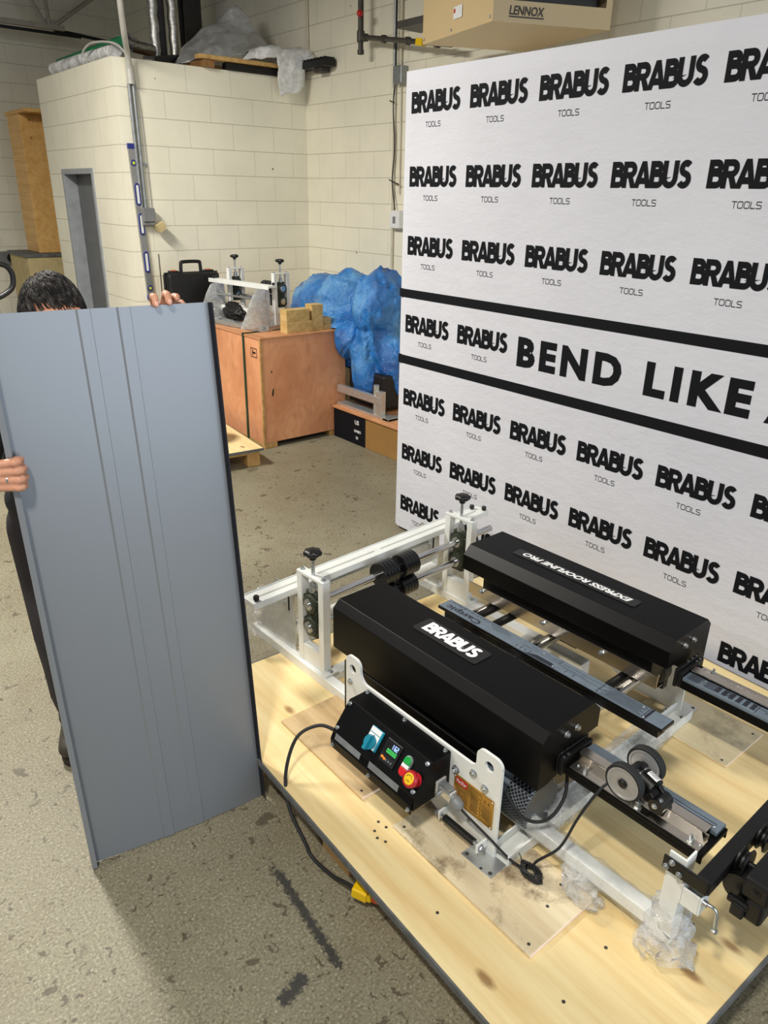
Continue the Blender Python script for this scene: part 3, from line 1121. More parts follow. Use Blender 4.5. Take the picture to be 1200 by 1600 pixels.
MB().box(2.42, 3.5, 9.15, 9.85, 0.0, 1.15).build('body', 'beige_foam', ch, bevel=0.005)
MB().box(2.40, 3.52, 9.13, 9.87, 1.15, 1.185).build('lid', 'edge_grey', ch, bevel=0.004)
ot = empty('power_outlet', (2.53, 10.48, 1.0), 'grey round-faced power outlet on the back block wall', 'outlet')
MB().box(2.43, 2.63, 10.42, 10.5, 0.98, 1.13).build('housing', 'outlet_grey', ot, bevel=0.01)
MB().lathe((2.575, 10.42, 1.055), (0, -1, 0), [(0.055, 0), (0.055, 0.03), (0.035, 0.03), (0.035, 0.01), (0, 0.01)]).build('socket', 'black_plastic', ot)
pj = empty('pallet_jack', (1.1, 5.1, 0.0), 'black-handled pallet jack behind the person at the left edge', 'pallet jack')
hpth = [(1.02, 5.0, 1.26), (1.02, 5.0, 1.37), (1.06, 5.0, 1.43), (1.17, 5.0, 1.435), (1.215, 5.0, 1.40), (1.222, 5.0, 1.34), (1.20, 5.0, 1.29), (1.13, 5.0, 1.25)]
MB().tube(smooth_path(hpth + [(1.06, 5.0, 1.235), (1.02, 5.0, 1.26)]), 0.016, 10).build('handle_loop', 'black_plastic', pj)
MB().tube([(1.10, 5.0, 1.24), (1.08, 5.06, 0.75), (1.06, 5.12, 0.25)], 0.024, 12).build('handle_shaft', 'black_iron', pj)
MB().box(0.96, 1.20, 5.06, 5.26, 0.08, 0.42).build('pump_body', 'level_blue', pj, bevel=0.02)
for dx in (-0.17, 0.17):
    MB().box(1.08 + dx - 0.08, 1.08 + dx + 0.08, 5.26, 6.2, 0.08, 0.14).build('fork', 'level_blue', pj, bevel=0.01)
MB().cyl((0.98, 5.12, 0.09), (1.18, 5.12, 0.09), 0.09, n=20).build('steering_wheel', 'black_rubber', pj)
for dx in (-0.17, 0.17):
    MB().cyl((1.08 + dx - 0.04, 6.05, 0.042), (1.08 + dx + 0.04, 6.05, 0.042), 0.042, n=16).build('load_roller', 'nylon_white', pj)
# ------------------------------------------------------------------ crate corner
ck = empty('plywood_crate', (3.22, 5.5, 0.0), 'large reddish plywood shipping crate with green strap and machine on top', 'crate')
CX0, CX1, CY0, CY1 = 2.815, 3.60, 4.88, 6.12
MB().box(CX0, CX1, CY0, CY0 + 0.015, 0.045, 0.845).build('front_panel', 'crate_ply', ck, bevel=0.002)
MB().box(CX0, CX0 + 0.015, CY0 + 0.015, CY1, 0.045, 0.845).build('side_panel', 'crate_ply', ck, bevel=0.002)
MB().box(CX1 - 0.015, CX1, CY0 + 0.015, CY1, 0.045, 0.845).build('side_panel', 'crate_ply', ck, bevel=0.002)
MB().box(CX0, CX1, CY1, CY1 + 0.015, 0.045, 0.845).build('back_panel', 'crate_ply', ck)
MB().box(CX0 - 0.006, CX1 + 0.006, CY0 - 0.008, CY1 + 0.02, 0.845, 0.862).build('lid', 'crate_top', ck, bevel=0.003)
MB().box(CX0 - 0.004, CX0 + 0.012, CY0 - 0.006, CY0 + 0.008, 0.045, 0.845).build('corner_strip', 'lumber', ck)
for x0, x1 in ((CX0, CX0 + 0.12), (CX1 - 0.16, CX1 - 0.04), (CX1 - 0.02, CX1)):
    MB().box(x0, x1, CY0 + 0.002, CY1, 0.0, 0.045).build('skid', 'lumber', ck, bevel=0.003)
b = MB().box(CX0 - 0.012, CX0 - 0.007, 5.105, 5.125, 0.03, 0.868).box(CX0 - 0.012, CX1 + 0.01, 5.105, 5.125, 0.8625, 0.868)
b.build('strap', 'strap_green', ck)
b = MB()
for (x, z, w, h) in ((2.878, 0.0, 0, 0),):
    pass
zz = 0.74
b.box(CX0 - 0.002, CX0 - 0.0005, 4.93, 5.02, zz + 0.03, zz + 0.035).box(CX0 - 0.002, CX0 - 0.0005, 4.93, 5.02, zz - 0.035, zz - 0.03)
b.box(CX0 - 0.002, CX0 - 0.0005, 5.015, 5.02, zz - 0.03, zz + 0.03).box(CX0 - 0.002, CX0 - 0.0005, 4.93, 4.935, zz - 0.03, zz + 0.03)
b.box(CX0 - 0.002, CX0 - 0.0005, 4.985, 4.995, zz - 0.022, zz + 0.022).box(CX0 - 0.002, CX0 - 0.0005, 4.95, 4.985, zz - 0.006, zz + 0.006)
b.build('stamp', 'black_print', ck)
b = MB()
for (x, z, w, h) in ((2.905, 0.60, 0.006, 0.012), (2.91, 0.44, 0.007, 0.03), (2.915, 0.455, 0.004, 0.02), (2.905, 0.425, 0.005, 0.02)):
    b.prism([(x - w, z), (x, z - h), (x + w, z), (x, z + h)], 'y', CY0 - 0.0015, CY0)
b.build('gouge', 'heater_dark', ck)


# ---- take-up roller unit, used on the main machine and on the one in the corner
def star_knob(p, r=0.033, h=0.026):
    mb = MB()
    n = 42
    rings = []
    for hh, k in ((0, 0.55), (0.25, 0.95), (0.6, 1.0), (0.85, 0.9), (1.0, 0.6), (1.05, 0.02)):
        rings.append([Vector(p) + Vector((cos(2 * pi * i / n), sin(2 * pi * i / n), 0)) * r * k * (1 + 0.08 * cos(7 * 2 * pi * i / n)) + Vector((0, 0, h * hh)) for i in range(n)])
    mb.loft(rings)
    mb.cyl(Vector(p) - Vector((0, 0, 0.012)), p, 0.013, n=16)
    return mb


def roller_unit(root, T, half, z0, drums, wrap_mat, rail=(-0.61, 0.71), ext=0.145, full=True, metal='white_paint'):
    def bl(mb, name, mat, par=None, **kw):
        return mb.xf(T).build(name, mat, par or root, **kw)
    zt, zb, H = z0 + 0.268, z0 + 0.172, 0.385
    for s in (-1, 1):
        u = s * half
        b = MB()
        b.box(u - 0.0175, u + 0.0175, -0.077, -0.048, z0, z0 + H - 0.012)
        b.box(u - 0.0175, u + 0.0175, 0.048, 0.077, z0, z0 + H - 0.012)
        b.box(u - 0.018, u + 0.018, -0.077, 0.077, z0 + H - 0.012, z0 + H)
        b.box(u - 0.0165, u + 0.0165, -0.048, 0.048, z0 + 0.07, z0 + 0.078)
        b.box(u - 0.0165, u - 0.012, -0.048, 0.048, z0, z0 + 0.07)
        b.box(u - 0.03, u + 0.03, -0.105, -0.077, z0, z0 + 0.01)
        p = bl(b, 'bearing_post', metal, bevel=0.002)
        bolts([((u, -0.062, z0 + H), (0, 0, 1), 0.008, 0.006), ((u, 0.062, z0 + H), (0, 0, 1), 0.008, 0.006), ((u, -0.092, z0 + 0.01), (0, 0, 1), 0.009, 0.006)], 'bolt', 'zinc', p, T)
        for z, nm in ((zt, 'upper'), (zb, 'lower')):
            b = MB()
            b.box(u - 0.013, u + 0.013, -0.046, 0.046, z - 0.028, z + 0.024)
            b.box(u - 0.012, u + 0.012, -0.03, 0.03, z + 0.02, z + 0.05)
            b.box(u - 0.012, u + 0.012, -0.03, 0.03, z - 0.045, z - 0.02)
            b.lathe((u - 0.026, 0, z), (1, 0, 0), [(0.024, 0), (0.036, 0.003), (0.038, 0.013), (0.038, 0.039), (0.036, 0.049), (0.024, 0.052)], 24)
            br_ = bl(b, 'bearing', 'olive_iron', bevel=0.003)
            b = MB()
            b.lathe((u - 0.029, 0, z), (1, 0, 0), [(0.0145, 0), (0.023, 0.0), (0.024, 0.004), (0.024, 0.054), (0.023, 0.058), (0.0145, 0.058)], 20)
            bl(b, 'inner_ring', 'chrome', br_)
        b = MB()
        b.cyl((u, 0, zt + 0.045), (u, 0, z0 + 0.46), 0.0068, n=12)
        b.cyl((u, 0, z0 + H - 0.05), (u, 0, z0 + H - 0.036), 0.013, n=6, smooth=False)
        b.cyl((u, 0, z0 + H - 0.07), (u, 0, z0 + H - 0.05), 0.016, n=16)
        sp_ = bl(b, 'adjuster_spindle', 'zinc')
        bl(star_knob((u, 0, z0 + 0.46)), 'knob', 'black_plastic', sp_)
        # gauge bracket
        b = MB()
        poly = [(0.115, z0 - 0.0), (0.125, z0 + 0.278), (0.235, z0 + 0.278), (0.275, z0 + 0.225), (0.385, z0 - 0.0)]
        b.prism(poly, 'x', u - 0.003, u + 0.003)
        gb = bl(b, 'gauge_bracket', 'aluminium')
        bl(MB().box(u - 0.0045, u - 0.0035, 0.15, 0.157, z0 + 0.17, z0 + 0.255), 'slot', 'black_iron', gb)
        bolts([((u - 0.003, 0.18, z0 + 0.19), (-1, 0, 0), 0.008, 0.006)], 'bracket_bolt', 'zinc', gb, T)
    b = MB()
    b.lathe((-half - 0.035, 0, zt), (1, 0, 0), [(0, 0), (0.013, 0), (0.0145, 0.002), (0.0145, 2 * half + 0.033 + ext), (0.012, 2 * half + 0.035 + ext), (0, 2 * half + 0.035 + ext)], 20)
    bl(b, 'upper_shaft', 'chrome')
    b = MB()
    b.lathe((-half - 0.035, 0, zb), (1, 0, 0), [(0, 0), (0.013, 0), (0.0145, 0.002), (0.0145, 2 * half + 0.06), (0, 2 * half + 0.06)], 20)
    bl(b, 'lower_shaft', 'chrome')
    for k, (z, rr) in enumerate(((zt, 0.049), (zb, 0.043))):
        for (u0, u1) in drums:
            pr = [(0.0145, 0.0)]
            m = 9
            for i in range(m + 1):
                hgt = (u1 - u0) * i / m
                pr.append((rr - 0.001 + 0.0011 * (i % 2), hgt))
            pr.append((0.0145, u1 - u0))
            b = MB().lathe((u0, 0, z), (1, 0, 0), pr, 30)
            bl(b, 'wrapped_roller', wrap_mat)
        b = MB().cyl((drums[0][1], 0, z), (drums[1][0], 0, z), 0.024, n=18)
        bl(b, 'roller_hub', wrap_mat)
    b = MB().cyl((-half, 0.195, z0 + 0.195), (half + 0.06, 0.195, z0 + 0.195), 0.009, n=12)
    bl(b, 'tie_rod', 'zinc')
    u0, u1 = rail
    z = z0 + 0.285
    b = MB()
    b.box(u0, u1, 0.128, 0.168, z, z + 0.016)
    b.box(u0, u1, 0.088, 0.118, z, z + 0.016)
    um = (u0 + u1) / 2
    for a, c_ in ((u0, u0 + 0.035), (um - 0.04, um - 0.005), (u1 - 0.05, u1)):
        b.box(a, c_, 0.118, 0.128, z, z + 0.016)
    b.box(u0, u1, 0.165, 0.169, z - 0.012, z + 0.020)
    b.box(u0, u1, 0.087, 0.091, z - 0.010, z + 0.016)
    rl = bl(b, 'gauge_rail', 'white_paint', bevel=0.0015)
    for u, v in ((u0 + 0.02, 0.102), (u1 - 0.05, 0.15), (u1 - 0.02, 0.102)):
        bl(MB().lathe((u, v, z + 0.016), (0, 0, 1), [(0.006, 0), (0.009, 0.003), (0.011, 0.006), (0.011, 0.018), (0.009, 0.021), (0, 0.021)], 14), 'thumb_screw', 'black_plastic', rl)
    b = MB().box(-half, half, 0.125, 0.165, z0 + 0.065, z0 + 0.105)
    bl(b, 'cross_tube', 'white_paint', bevel=0.003)


bg = empty('roll_unit', (3.1, 5.45, 0.862), 'small roller machine with aluminium brackets on top of the plywood crate', 'machine')
ud = Vector((-0.085, 0.55, 0)).normalized()
Tb = Matrix(((ud.x, -ud.y, 0, 3.135), (ud.y, ud.x, 0, 5.425), (0, 0, 1, 0), (0, 0, 0, 1)))
roller_unit(bg, Tb, 0.28, 0.90, ((-0.215, -0.155), (-0.145, -0.085)), 'black_rubber', rail=(-0.335, 0.42), ext=0.12, metal='white_paint')
b = MB()
Z0 = 0.862
b = MB()
for v0, v1 in ((0.17, 0.25), (-0.09, -0.05)):
    b.box(-0.32, 0.45, v0, v1, Z0, Z0 + 0.012).box(-0.32, 0.45, v1 - 0.006, v1, Z0, Z0 + 0.04).box(-0.32, 0.45, v0, v0 + 0.006, Z0, Z0 + 0.04)
for u in (-0.28, 0.28, 0.42):
    b.box(u - 0.025, u + 0.025, -0.05, 0.17, Z0, Z0 + 0.038)
b.xf(Tb).build('base_channel', 'aluminium', bg, bevel=0.002)
for u in (-0.28, 0.28):
    def crump(q, d):
        return q + noise.noise_vector(d * 4.0) * 0.012
    b = MB()
    rings = []
    for z, v0, v1, t in ((0.0, 0.08, 0.41, 0.03), (0.1, 0.10, 0.35, 0.018), (0.2, 0.11, 0.30, 0.014), (0.27, 0.115, 0.25, 0.012)):
        ring = []
        for i in range(16):
            a = 2 * pi * i / 16
            q = Vector((u + t * sin(a), (v0 + v1) / 2 + (v1 - v0) / 2 * cos(a), Z0 + 0.04 + z))
            ring.append(q + noise.noise_vector(q * 30) * 0.006)
        rings.append(ring)
    b.loft(rings, cap=False)
    b.xf(Tb).build('bubble_wrap', 'poly_wrap', bg)
for u, v in ((0.10, 0.10), (0.06, 0.13)):
    MB().lathe((u, v, Z0 + 0.11), (0.2, 1, 0), [(0.0, -0.012), (0.02, -0.012), (0.024, -0.006), (0.05, -0.006), (0.055, -0.012), (0.06, -0.012), (0.06, 0.012), (0.055, 0.012), (0.05, 0.006), (0.024, 0.006), (0.0, 0.012)], 24).xf(Tb).build('white_pulley', 'nylon_white', bg)


def crumple(c, r, seed, amp=0.25, freq=3.0, rz=0.0, flat=None, nu=48, nv=32):
    M = Matrix.Rotation(rz, 3, 'Z')

    def fn(q, d):
        k = 1 + amp * (abs(noise.noise(d * freq + Vector((seed, 0, 0)))) * 1.6 - 0.5) + amp * 0.5 * noise.noise(d * freq * 2.7 + Vector((0, seed, 0)))
        q = q * k
        if flat is not None and q.z < flat:
            q.z = flat
        return q
    return MB().ball(c, r, nu, nv, fn=fn, M=M)


bb = crumple((2.985, 5.55, 0.962), (0.075, 0.21, 0.07), 3.0, 0.25, 2.5, -0.12, flat=-0.06)
tag(bb.build('plastic_bag', 'case_black'), 'crumpled black plastic bag lying inside the small roller machine', 'bag')

# timber blocks on the crate


def block(x0, x1, y0, y1, z0, z1, label):
    o = MB().box(x0, x1, y0, y1, z0, z1).build('timber_block', 'block_wood', bevel=0.003)
    tag(o, label, 'wood block', 'offcut blocks on the crate')


block(3.07, 3.305, 4.905, 5.0, 0.862, 0.947, 'bottom timber offcut of the two-block stack on the crate edge')
block(3.072, 3.285, 4.91, 5.0, 0.948, 1.038, 'upper timber offcut lying on another block at the crate edge')
block(3.307, 3.412, 4.915, 5.01, 0.862, 1.062, 'upright timber offcut standing beside the stacked pair on the crate')
block(3.415, 3.50, 4.92, 5.02, 0.862, 0.902, 'low timber offcut rightmost on the crate, under a thin one')
block(3.415, 3.495, 4.925, 5.02, 0.903, 0.955, 'small dark-ended timber offcut on top of the rightmost low block')

# tool case
tc_ = empty('tool_case', (2.85, 6.0, 0.862), 'black hard-shell tool case standing at the back of the crate', 'case')
Mc = Matrix.Translation((2.845, 6.0, 0)) @ Matrix.Rotation(radians(-4), 4, 'Z')
MB().box(-0.225, 0.225, -0.07, -0.005, 0.864, 1.235).xf(Mc).build('front_shell', 'case_black', tc_, bevel=0.025)
MB().box(-0.225, 0.225, 0.005, 0.07, 0.864, 1.235).xf(Mc).build('back_shell', 'case_black', tc_, bevel=0.025)
MB().box(-0.23, 0.23, -0.006, 0.006, 0.862, 1.24).xf(Mc).build('seam_rim', 'black_plastic', tc_, bevel=0.003)
MB().tube(smooth_path([(-0.085, 0, 1.225), (-0.082, 0, 1.30), (-0.065, 0, 1.318), (0.065, 0, 1.318), (0.082, 0, 1.30), (0.085, 0, 1.225)], 5), 0.014, 10).xf(Mc).build('handle', 'black_plastic', tc_)
for x in (-0.15, 0.15):
    l_ = MB().box(x - 0.04, x + 0.04, -0.03, 0.03, 1.225, 1.252).xf(Mc).build('latch', 'black_plastic', tc_, bevel=0.006)
    MB().box(x - 0.02, x + 0.02, -0.022, 0.022, 1.25, 1.257).xf(Mc).build('latch_tab', 'orange_latch', l_, bevel=0.003)

# ------------------------------------------------------------------ carton, board, blue-wrapped machine
cbx = empty('cardboard_carton', (3.8, 5.0, 0), 'long low cardboard carton with black printed end under the blue bundle', 'carton')
MB().box(3.47, 4.20, 3.4, 4.862, 0.0, 0.245).build('body', 'cardboard', cbx, bevel=0.004)
MB().box(3.4685, 3.4695, 4.44, 4.86, 0.002, 0.243).build('black_print', 'black_print', cbx)
b = MB()
for s_, y, z, hh in (('US', 4.575, 0.165, 0.035), ('OMBO', 4.585, 0.10, 0.022), ('10', 4.56, 0.045, 0.024)):
    vs, fs = text_geo(s_, 0.05, bold=0.0008)
    put(b, (fit(vs, None, hh), fs), frame((3.4675, y, z), (0, -1, 0), (0, 0, 1)))
b.build('lettering', 'white_print', cbx)
tag(MB().box(3.455, 4.22, 3.38, 4.865, 0.245, 0.263).build('plywood_sheet', 'crate_top', bevel=0.002), 'reddish plywood board on top of the cardboard carton', 'board')
sf = empty('wrapped_frame', (3.8, 4.9, 0.263), 'pale metal machine frame half covered by the blue plastic bundle', 'machine frame')
MB().box(3.50, 3.54, 4.32, 4.86, 0.37, 0.43).build('side_rail', 'aluminium', sf, bevel=0.003)
MB().box(3.50, 3.60, 4.2, 4.86, 0.263, 0.285).build('base_rail', 'aluminium', sf, bevel=0.003)
MB().box(3.50, 4.1, 4.2, 4.27, 0.264, 0.284).build('cross_rail', 'aluminium', sf, bevel=0.003)
MB().box(3.505, 3.555, 4.30, 4.36, 0.285, 0.47).cyl((3.53, 4.385, 0.28), (3.53, 4.385, 0.51), 0.022, n=14).build('corner_post', 'aluminium', sf, bevel=0.003)
MB().box(3.62, 4.1, 4.40, 4.86, 0.285, 0.56).build('machine_body', 'case_black', sf, bevel=0.02)


def blue_blob():
    ell = [((0.02, 0.38, 0.13), (0.30, 0.50, 0.26)), ((0.02, 0.18, 0.22), (0.25, 0.22, 0.22)), ((-0.02, -0.30, 0.20), (0.25, 0.20, 0.29)),
           ((-0.05, -0.30, -0.2), (0.22, 0.20, 0.42)), ((0, 0.1, -0.05), (0.33, 0.55, 0.26)), ((0.0, -0.42, -0.28), (0.17, 0.14, 0.30))]

    def fn(q, d):
        R = 0.18
        for c, r in ell:
            c = Vector(c)
            D = Vector((d.x / r[0], d.y / r[1], d.z / r[2]))
            O = Vector((-c.x / r[0], -c.y / r[1], -c.z / r[2]))
            A, B_, C_ = D.dot(D), 2 * D.dot(O), O.dot(O) - 1
            disc = B_ * B_ - 4 * A * C_
            if disc > 0:
                R = max(R, (-B_ + sqrt(disc)) / 2 / A)
        p = d * R
        w = noise.noise_vector(p * 2.2 + Vector((5, 2, 1))) * 0.5
        a = p + w * 0.25
        f1 = abs(noise.noise(Vector((a.x * 3, a.y * 3.2, a.z * 1.6)) + Vector((3, 1, 0))))
        f2 = abs(noise.noise(Vector((a.x * 6 + a.z * 2, a.y * 7 - a.z * 3, a.z * 2.5)) + Vector((0, 7, 2))))
        f3 = abs(noise.noise(Vector((a.x * 15, a.y * 15 + a.z * 9, a.z * 7)) + Vector((4, 0, 2))))
        R += 0.10 * (0.16 - f1) + 0.085 * (0.2 - f2) + 0.035 * (0.2 - f3)
        q = d * R
        if q.y > -0.09 and q.z < 0.03:
            q.x = max(q.x, -0.18)
        if q.z < -0.26 and q.x > -0.2:
            q.z = max(q.z, -0.5)
        return q
    return MB().ball((3.80, 4.95, 0.84), 1.0, 220, 150, fn=fn)


tag(blue_blob().build('blue_bundle', 'blue_poly'), 'big bundle wrapped in crumpled blue plastic in the corner behind the crate', 'bundle')

# low pallet left of the crate
lp = empty('low_pallet', (2.4, 4.95, 0), 'low pallet with plywood top on the floor left of the crate', 'pallet')
Ml = Matrix.Translation((2.60, 4.58, 0)) @ Matrix.Rotation(radians(-6), 4, 'Z')
MB().box(-0.9, 0.02, -0.02, 0.92, 0.118, 0.136).xf(Ml).build('plywood_top', 'ply_pine', lp, bevel=0.002)
b = MB().box(-0.9, 0.023, -0.023, -0.0205, 0.117, 0.137).box(0.0205, 0.023, -0.0205, 0.92, 0.117, 0.137)
b.xf(Ml).build('edge_band', 'edge_grey', lp)
for x0 in (-0.86, -0.45, -0.10):
    for y0 in (0.0, 0.4, 0.8):
        MB().box(x0, x0 + 0.10, y0, y0 + 0.10, 0.0, 0.095).xf(Ml).build('foot_block', 'lumber', lp, bevel=0.003)
for y0 in (0.0, 0.4, 0.8):
    MB().box(-0.88, 0.0, y0, y0 + 0.1, 0.095, 0.118).xf(Ml).build('deck_board', 'lumber_x', lp, bevel=0.002)
bj = crumple((2.37, 4.92, 0.30), (0.09, 0.12, 0.17), 1.0, 0.15, 2.0, flat=-0.16)
tag(bj.build('blue_sack', 'blue_poly'), 'small blue plastic sack on the low pallet behind the metal panel', 'sack')
bk = crumple((1.02, 5.75, 0.95), (0.24, 0.2, 0.34), 4.0, 0.18, 2.2)
bk.build('blue_wrap', 'blue_poly')
bk2 = bpy.data.objects['blue_wrap']
tag(bk2, 'blue plastic wrapped load behind the pallet jack handle at the left edge', 'bundle')
tag(MB().box(0.6, 1.45, 5.4, 6.2, 0.145, 0.60).build('storage_crate', 'cardboard', bevel=0.01), 'brown box on the pallet jack forks under the blue load', 'box')

# ------------------------------------------------------------------ printed backdrop
BX = 2.68
bd = empty('printed_backdrop', (BX, 1.6, 0.0), 'large white printed backdrop wall with rows of black wordmarks', 'backdrop')
b = MB()
Y1, Y0_, ZB, ZT = 3.142, 0.02, 0.02, 2.40
vs, fs = [], []
ny, nz_ = 90, 60
for j in range(nz_ + 1):
    for i in range(ny + 1):
        y = Y0_ + (Y1 - Y0_) * i / ny
        z = ZB + (ZT - ZB) * j / nz_
        e = min(1, (Y1 - y) / 0.03, (y - Y0_) / 0.03, (ZT - z) / 0.03)
        dx = 0.012 * (1 - e) ** 2
        vs.append((BX + dx, y, z))
W = ny + 1
fs = [(j * W + i, (j + 1) * W + i, (j + 1) * W + i + 1, j * W + i + 1) for j in range(nz_) for i in range(ny)]
b.add(vs, fs, True)
b.box(BX + 0.012, BX + 0.30, Y0_, Y1, ZB, ZT)
b.build('banner', 'banner_cloth', bd)
MB().box(BX + 0.03, BX + 0.05, Y1 - 0.05, Y1 - 0.02, 0.0, 0.03).box(BX + 0.25, BX + 0.28, Y1 - 0.05, Y1 - 0.02, 0.0, 0.03).build('foot', 'galvanised', bd)
MB().box(BX + 0.03, BX + 0.05, Y0_ + 0.02, Y0_ + 0.05, 0.0, 0.03).box(BX + 0.25, BX + 0.28, Y0_ + 0.02, Y0_ + 0.05, 0.0, 0.03).build('foot', 'galvanised', bd)
for z0, z1 in ((1.352, 1.395), (1.001, 1.047)):
    b = MB()
    b.box(BX - 0.0012, BX + 0.010, Y0_ + 0.004, Y1 - 0.004, z0, z1)
    b.build('black_band', 'black_print', bd)
tv, tf = thin_tools()


def logo_geo():
    mb = MB()
    put(mb, wordmark(0.335, 0.094), frame((BX - 0.0008, 0, 0), (0, -1, 0), (0, 0, 1)))
    put(mb, ([(x + 0.105, y - 0.062, z) for x, y, z in tv], tf), frame((BX - 0.0008, 0, 0), (0, -1, 0), (0, 0, 1)))
    return mb


first = None
rows = [(2.214, 8), (1.890, 8), (1.567, 8), (1.172, 2), (0.772, 8), (0.452, 8), (0.137, 8)]
for zr, cnt in rows:
    for k in range(cnt):
        y = 3.086 - 0.397 * k
        if y < 0.36:
            continue
        if first is None:
            first = logo_geo().build('wordmark_print', 'black_print', bd, off=(BX, 0, 0))
            o = first
        else:
            o = copy_part(first, bd)
        o.location = (0, y - 1.6, zr)
        o.location.x = 0
vs, fs = text_geo('BEND LIKE', 0.2, bold=0.0105, spacing=1.30, ext=0.0)
vs = fit(vs, None, 0.136)
wd = max(v[0] for v in vs)
kx = (2.29 - 1.183) / (max(v[0] for v in fit(text_geo('BEND LIKE', 0.2, bold=0.0105, spacing=1.30, ext=0.0)[0], None, 0.136)))
vs = [(x * kx, y, z) for x, y, z in vs]
b = put(MB(), (vs, fs), frame((BX - 0.001, 2.29, 1.127), (0, -1, 0), (0, 0, 1)))
vs, fs = text_geo('A', 0.2, bold=0.0105, ext=0.0)
put(b, (fit(vs, None, 0.136), fs), frame((BX - 0.001, 1.128, 1.127), (0, -1, 0), (0, 0, 1)))
b.build('slogan_print', 'black_print', bd)
# ------------------------------------------------------------------ plywood pallet under the machine
Mp = Matrix.Translation((1.75, 1.27, 0)) @ Matrix.Rotation(radians(-1.6), 4, 'Z')
pk = empty('display_pallet', (1.75, 1.27, 0), 'large timber pallet with pine plywood deck carrying the roll former', 'pallet')
PX0, PX1, PY0, PY1 = -0.842, 0.88, -0.915, 0.925
MB().box(PX0, PX1, PY0, PY1, 0.132, 0.15).xf(Mp).build('plywood_deck', 'ply_pine', pk)
b = MB()
for x0, x1, y0, y1 in ((PX0 - 0.006, PX0, PY0 - 0.006, PY1 + 0.006), (PX1, PX1 + 0.006, PY0 - 0.006, PY1 + 0.006), (PX0, PX1, PY0 - 0.006, PY0), (PX0, PX1, PY1, PY1 + 0.006)):
    b.box(x0, x1, y0, y1, 0.129, 0.1505)
b.xf(Mp).build('edge_band', 'edge_grey', pk)
for i in range(6):
    y0 = PY0 + 0.02 + i * 0.34
    MB().box(PX0 + 0.03, PX1 - 0.03, y0, y0 + 0.1, 0.108, 0.132).xf(Mp).build('deck_board', 'lumber_x', pk, bevel=0.002)
for x0 in (PX0 + 0.06, -0.05, PX1 - 0.16):
    MB().box(x0, x0 + 0.045, PY0 + 0.03, PY1 - 0.03, 0.0, 0.108).xf(Mp).build('stringer', 'lumber_dark', pk, bevel=0.003)
for y0 in (-0.01, -0.7, 0.5):
    MB().box(PX0 + 0.045, PX0 + 0.14, y0, y0 + 0.14, 0.0, 0.107).xf(Mp).build('foot_block', 'lumber', pk, bevel=0.003)
scr = [(1.06, 1.28), (1.03, 1.26), (1.065, 1.25), (1.02, 1.235), (1.03, 1.21), (1.06, 0.60), (0.99, 0.95), (1.25, 0.62), (1.48, 0.52), (2.45, 1.2)]
for x, y in scr:
    MB().cyl((x, y, 0.1502), (x, y, 0.1512), 0.0045, n=10).build('screw', 'gas_iron', pk)


def board(name, x0, x1, y0, y1, mat, label, t=0.011, screws=(), rz=0.0):
    o = MB().box(x0, x1, y0, y1, 0.1508, 0.1508 + t).build(name, mat, bevel=0.001)
    tag(o, label, 'board', None)
    MB().box(x0 + 0.001, x1 - 0.001, y0 - 0.0012, y0 + 0.0005, 0.1512, 0.1505 + t).build('cut_edge', 'cut_ply', o)
    for x, y in screws:
        MB().cyl((x, y, 0.1508 + t), (x, y, 0.1516 + t), 0.0045, n=10).build('screw', 'gas_iron', o)
    return o


board('plywood_board', 1.078, 1.335, 0.718, 1.236, 'ply_board', 'thin stained plywood board under the near foot plate, below the cord knot', screws=((1.10, 1.21), (1.10, 0.74), (1.17, 0.97), (1.30, 0.80), (1.22, 0.78)))
board('plywood_board', 1.072, 1.40, 1.376, 1.835, 'ply_left', 'thin brown plywood board under the black control box', screws=((1.09, 1.40), (1.37, 1.80)))
board('plywood_board', 2.09, 2.348, 0.757, 1.12, 'ply_far', 'thin pale plywood board below the far foot plate near the backdrop', t=0.006, screws=((2.11, 0.78), (2.32, 0.78), (2.32, 1.05), (2.12, 1.0)))

# ------------------------------------------------------------------ roll forming machine, local axes u (across) v (along)
mc = empty('roll_forming_machine', (1.5, 1.3, 0.15), 'black and white roll forming machine with two long black hoods on the plywood pallet', 'machine',
           rz=radians(1.5), off=(0, 0, 0.15))


def part(mb, name, mat, par=None, **kw):
    return mb.build(name, mat, par or mc, **kw)


T0 = Matrix.Translation((0.2625, 0.735, 0)) @ Matrix.Rotation(radians(2.6), 4, 'Z')
roller_unit(mc, T0, 0.408, 0.19, ((-0.085, -0.005), (0.03, 0.11)), 'black_gloss', ext=0.21)

# frame rails
part(MB().box(-0.178, -0.138, 0.10, 1.12, 0.150, 0.19), 'frame_rail', 'white_paint', bevel=0.003)
part(MB().box(0.648, 0.70, 0.30, 1.14, 0.150, 0.19), 'frame_rail', 'white_paint', bevel=0.003)
part(MB().box(-0.176, -0.136, -0.76, -0.14, 0.200, 0.24), 'frame_rail', 'white_paint', bevel=0.003)
part(MB().box(-0.277, 0.712, -0.365, -0.30, 0.158, 0.163).box(-0.277, 0.712, -0.365, -0.36, 0.163, 0.195).box(-0.277, 0.712, -0.305, -0.30, 0.163, 0.195), 'cross_channel', 'white_paint', bevel=0.001)
part(MB().box(-0.138, 0.65, 0.28, 0.33, 0.152, 0.20), 'cross_channel', 'white_paint', bevel=0.003)
part(MB().box(-0.138, 0.65, 0.62, 0.67, 0.151, 0.185), 'cross_channel', 'white_paint', bevel=0.003)
part(MB().box(0.585, 0.64, 0.02, 0.26, 0.155, 0.235), 'support_block', 'white_paint', bevel=0.003)

# side plates with lifting lugs
R_ = 0.022


def lug(yc, w0, w1, ztop, left):
    pass


